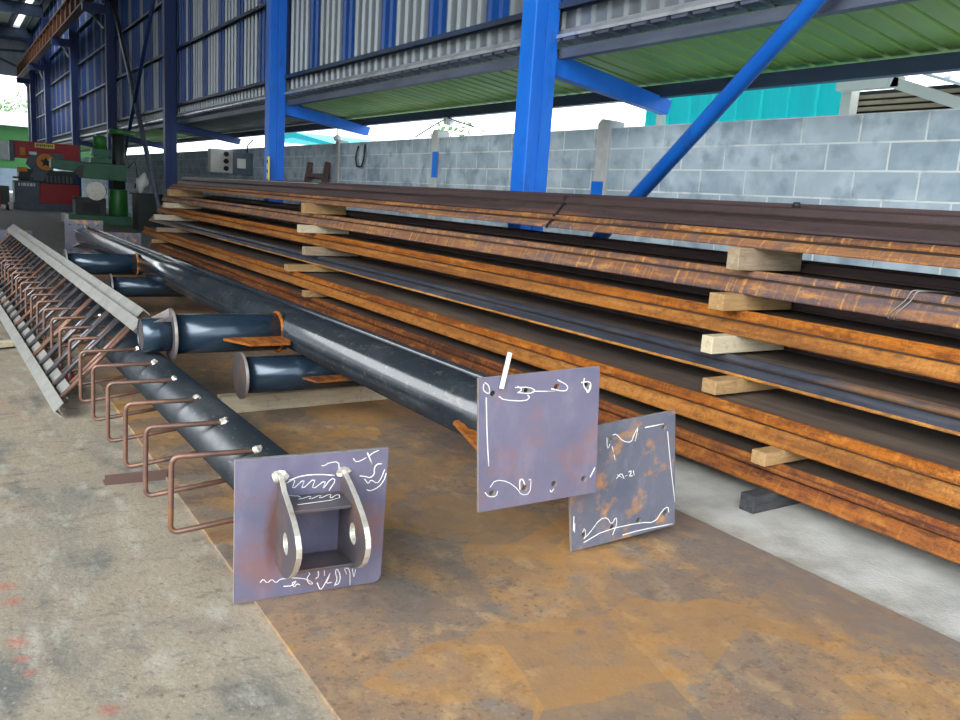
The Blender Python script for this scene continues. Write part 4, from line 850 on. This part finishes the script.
# pale roof edge of another neighbour, and trees
bm = B(); prism(bm, [(8, 22, 2.75), (8, 19.0, 2.36), (8, 19.0, 2.28), (8, 22, 2.60), (8, 24, 2.55), (8, 24, 2.65)], (2.4, 0, 0)); one('neighbour_roof', bm, 'teal_sheet', 'sloping turquoise roof edge seen over the block wall between the canopy brackets', 'roof')
def tree(x, y, h, r, n, label):
    t = thing('leafy_tree', label, 'tree', (x, y, -.12))
    bm = B(); tube(bm, [(x, y, -.12), (x + .1, y, h * .5), (x, y, h * .8)], [.12, .09, .04], 10); finish('trunk', bm, 'bark', t)
    bm = B()
    for k in range(n):
        d = Vector((random.gauss(0, 1), random.gauss(0, 1), random.gauss(0, .8))).normalized() * r * random.random() ** .4
        c = Vector((x, y, h)) + d; s = r * random.uniform(.05, .11)
        u = Vector((random.gauss(0, 1), random.gauss(0, 1), random.gauss(0, 1))).normalized(); v = u.orthogonal().normalized(); w = u.cross(v)
        bm.faces.new([bm.verts.new(c + v * s), bm.verts.new(c + w * s * .5), bm.verts.new(c - v * s), bm.verts.new(c - w * s * .5)])
    me = bpy.data.meshes.new('foliage'); bm.to_mesh(me); bm.free(); me.materials.append(M['leaf'])
    o = bpy.data.objects.new('foliage', me); COL.objects.link(o); place(o, t)
tree(16.5, 27.5, 2.7, 1.5, 700, 'pale green tree beyond the block wall')
tree(5.2, 80, 6.0, 1.6, 500, 'tree top above the roof of the green building outside the doorway')
t = thing('green_building', 'bright green building with a white roof outside the far doorway', 'building', (2, 68, -.12))
bm = B(); box(bm, -8, 9, 65, 71, -.12, 4.3); finish('wall', bm, 'house_green', t)
bm = B(); prism(bm, [(-9, 64.4, 4.15), (-9, 64.4, 4.35), (-9, 68, 5.2), (-9, 71.6, 4.35), (-9, 71.6, 4.15)], (19, 0, 0)); finish('roof', bm, 'white_paint', t)
bm = B(); box(bm, -4, 4.0, 64.9, 65, 1.9, 3.15); finish('window', bm, 'machine_dark', t)
bm = B(); box(bm, -4, 9, 64.85, 65, -.12, 1.35); finish('plinth', bm, 'machine_grey', t)
bm = B(); box(bm, -4, 2.2, 60, 60.8, .86, .94); box(bm, -3.8, -3.6, 60.1, 60.7, -.12, .86); box(bm, 2.0, 2.15, 60.1, 60.7, -.12, .86); one('outdoor_table', bm, 'white_paint', 'white topped long table outside the far doorway', 'table')
t = thing('machine_trolley', 'dark red trolley at the left edge beside the grey machine', 'trolley', (1.6, 30, 0))
bm = B(); box(bm, 1.25, 1.75, 30.2, 31, .25, .75); finish('body', bm, 'machine_dark', t, bevel=.01)
bm = B(); box(bm, 1.3, 1.5, 30.05, 30.2, .1, .5); finish('panel', bm, 'machine_red', t, bevel=.01)
for x in (1.3, 1.7):
    for y in (30.3, 30.9):
        bm = B(); tube(bm, [(x - .03, y, .09), (x + .03, y, .09)], .09, 14); finish('wheel', bm, 'black', t)
bm = B(); box(bm, 1.3, 1.7, 30.2, 31, .17, .25); finish('chassis', bm, 'machine_dark', t)

# ================================================================== light and camera
w = bpy.data.worlds.new('World'); SCN.world = w; w.use_nodes = True
nt = w.node_tree; bg = nt.nodes['Background']
tc = nt.nodes.new('ShaderNodeTexCoord'); sp = nt.nodes.new('ShaderNodeSeparateXYZ'); nt.links.new(tc.outputs['Generated'], sp.inputs[0])
rp = nt.nodes.new('ShaderNodeValToRGB'); nt.links.new(sp.outputs['Z'], rp.inputs[0])
rp.color_ramp.elements[0].position = 0.; rp.color_ramp.elements[0].color = (.93, .97, 1, 1)
rp.color_ramp.elements[1].position = 1.; rp.color_ramp.elements[1].color = (.80, .90, 1, 1)
nt.links.new(rp.outputs[0], bg.inputs['Color']); bg.inputs['Strength'].default_value = 1.7
sd = bpy.data.lights.new('Sun', 'SUN'); sd.energy = 2.5; sd.angle = math.radians(50); sd.color = (1, .97, .92)
so = bpy.data.objects.new('Sun', sd); COL.objects.link(so)
so.rotation_euler = Vector((.75,.35,-.55)).to_track_quat('-Z', 'Y').to_euler()

cd = bpy.data.cameras.new('Camera'); cd.sensor_fit = 'HORIZONTAL'; cd.sensor_width = 36.; cd.lens = 818.678 / 960 * 36; cd.clip_end = 500; cd.clip_start = .05
co = bpy.data.objects.new('Camera', cd); COL.objects.link(co)
r = Vector((0.83989007, -0.53889133, 0.06465911)); d = Vector((-0.04957134, -0.19479607, -0.97959031)); f = Vector((0.54048807, 0.81954293, -0.19032085))
co.matrix_world = Matrix.Translation((0, 0, H)) @ Matrix((r, -d, -f)).transposed().to_4x4()
SCN.camera = co
SCN.view_settings.view_transform = 'Standard'; SCN.view_settings.look = 'None'; SCN.view_settings.gamma = 1; SCN.view_settings.use_curve_mapping = False
SCN.view_settings.exposure = 0.9
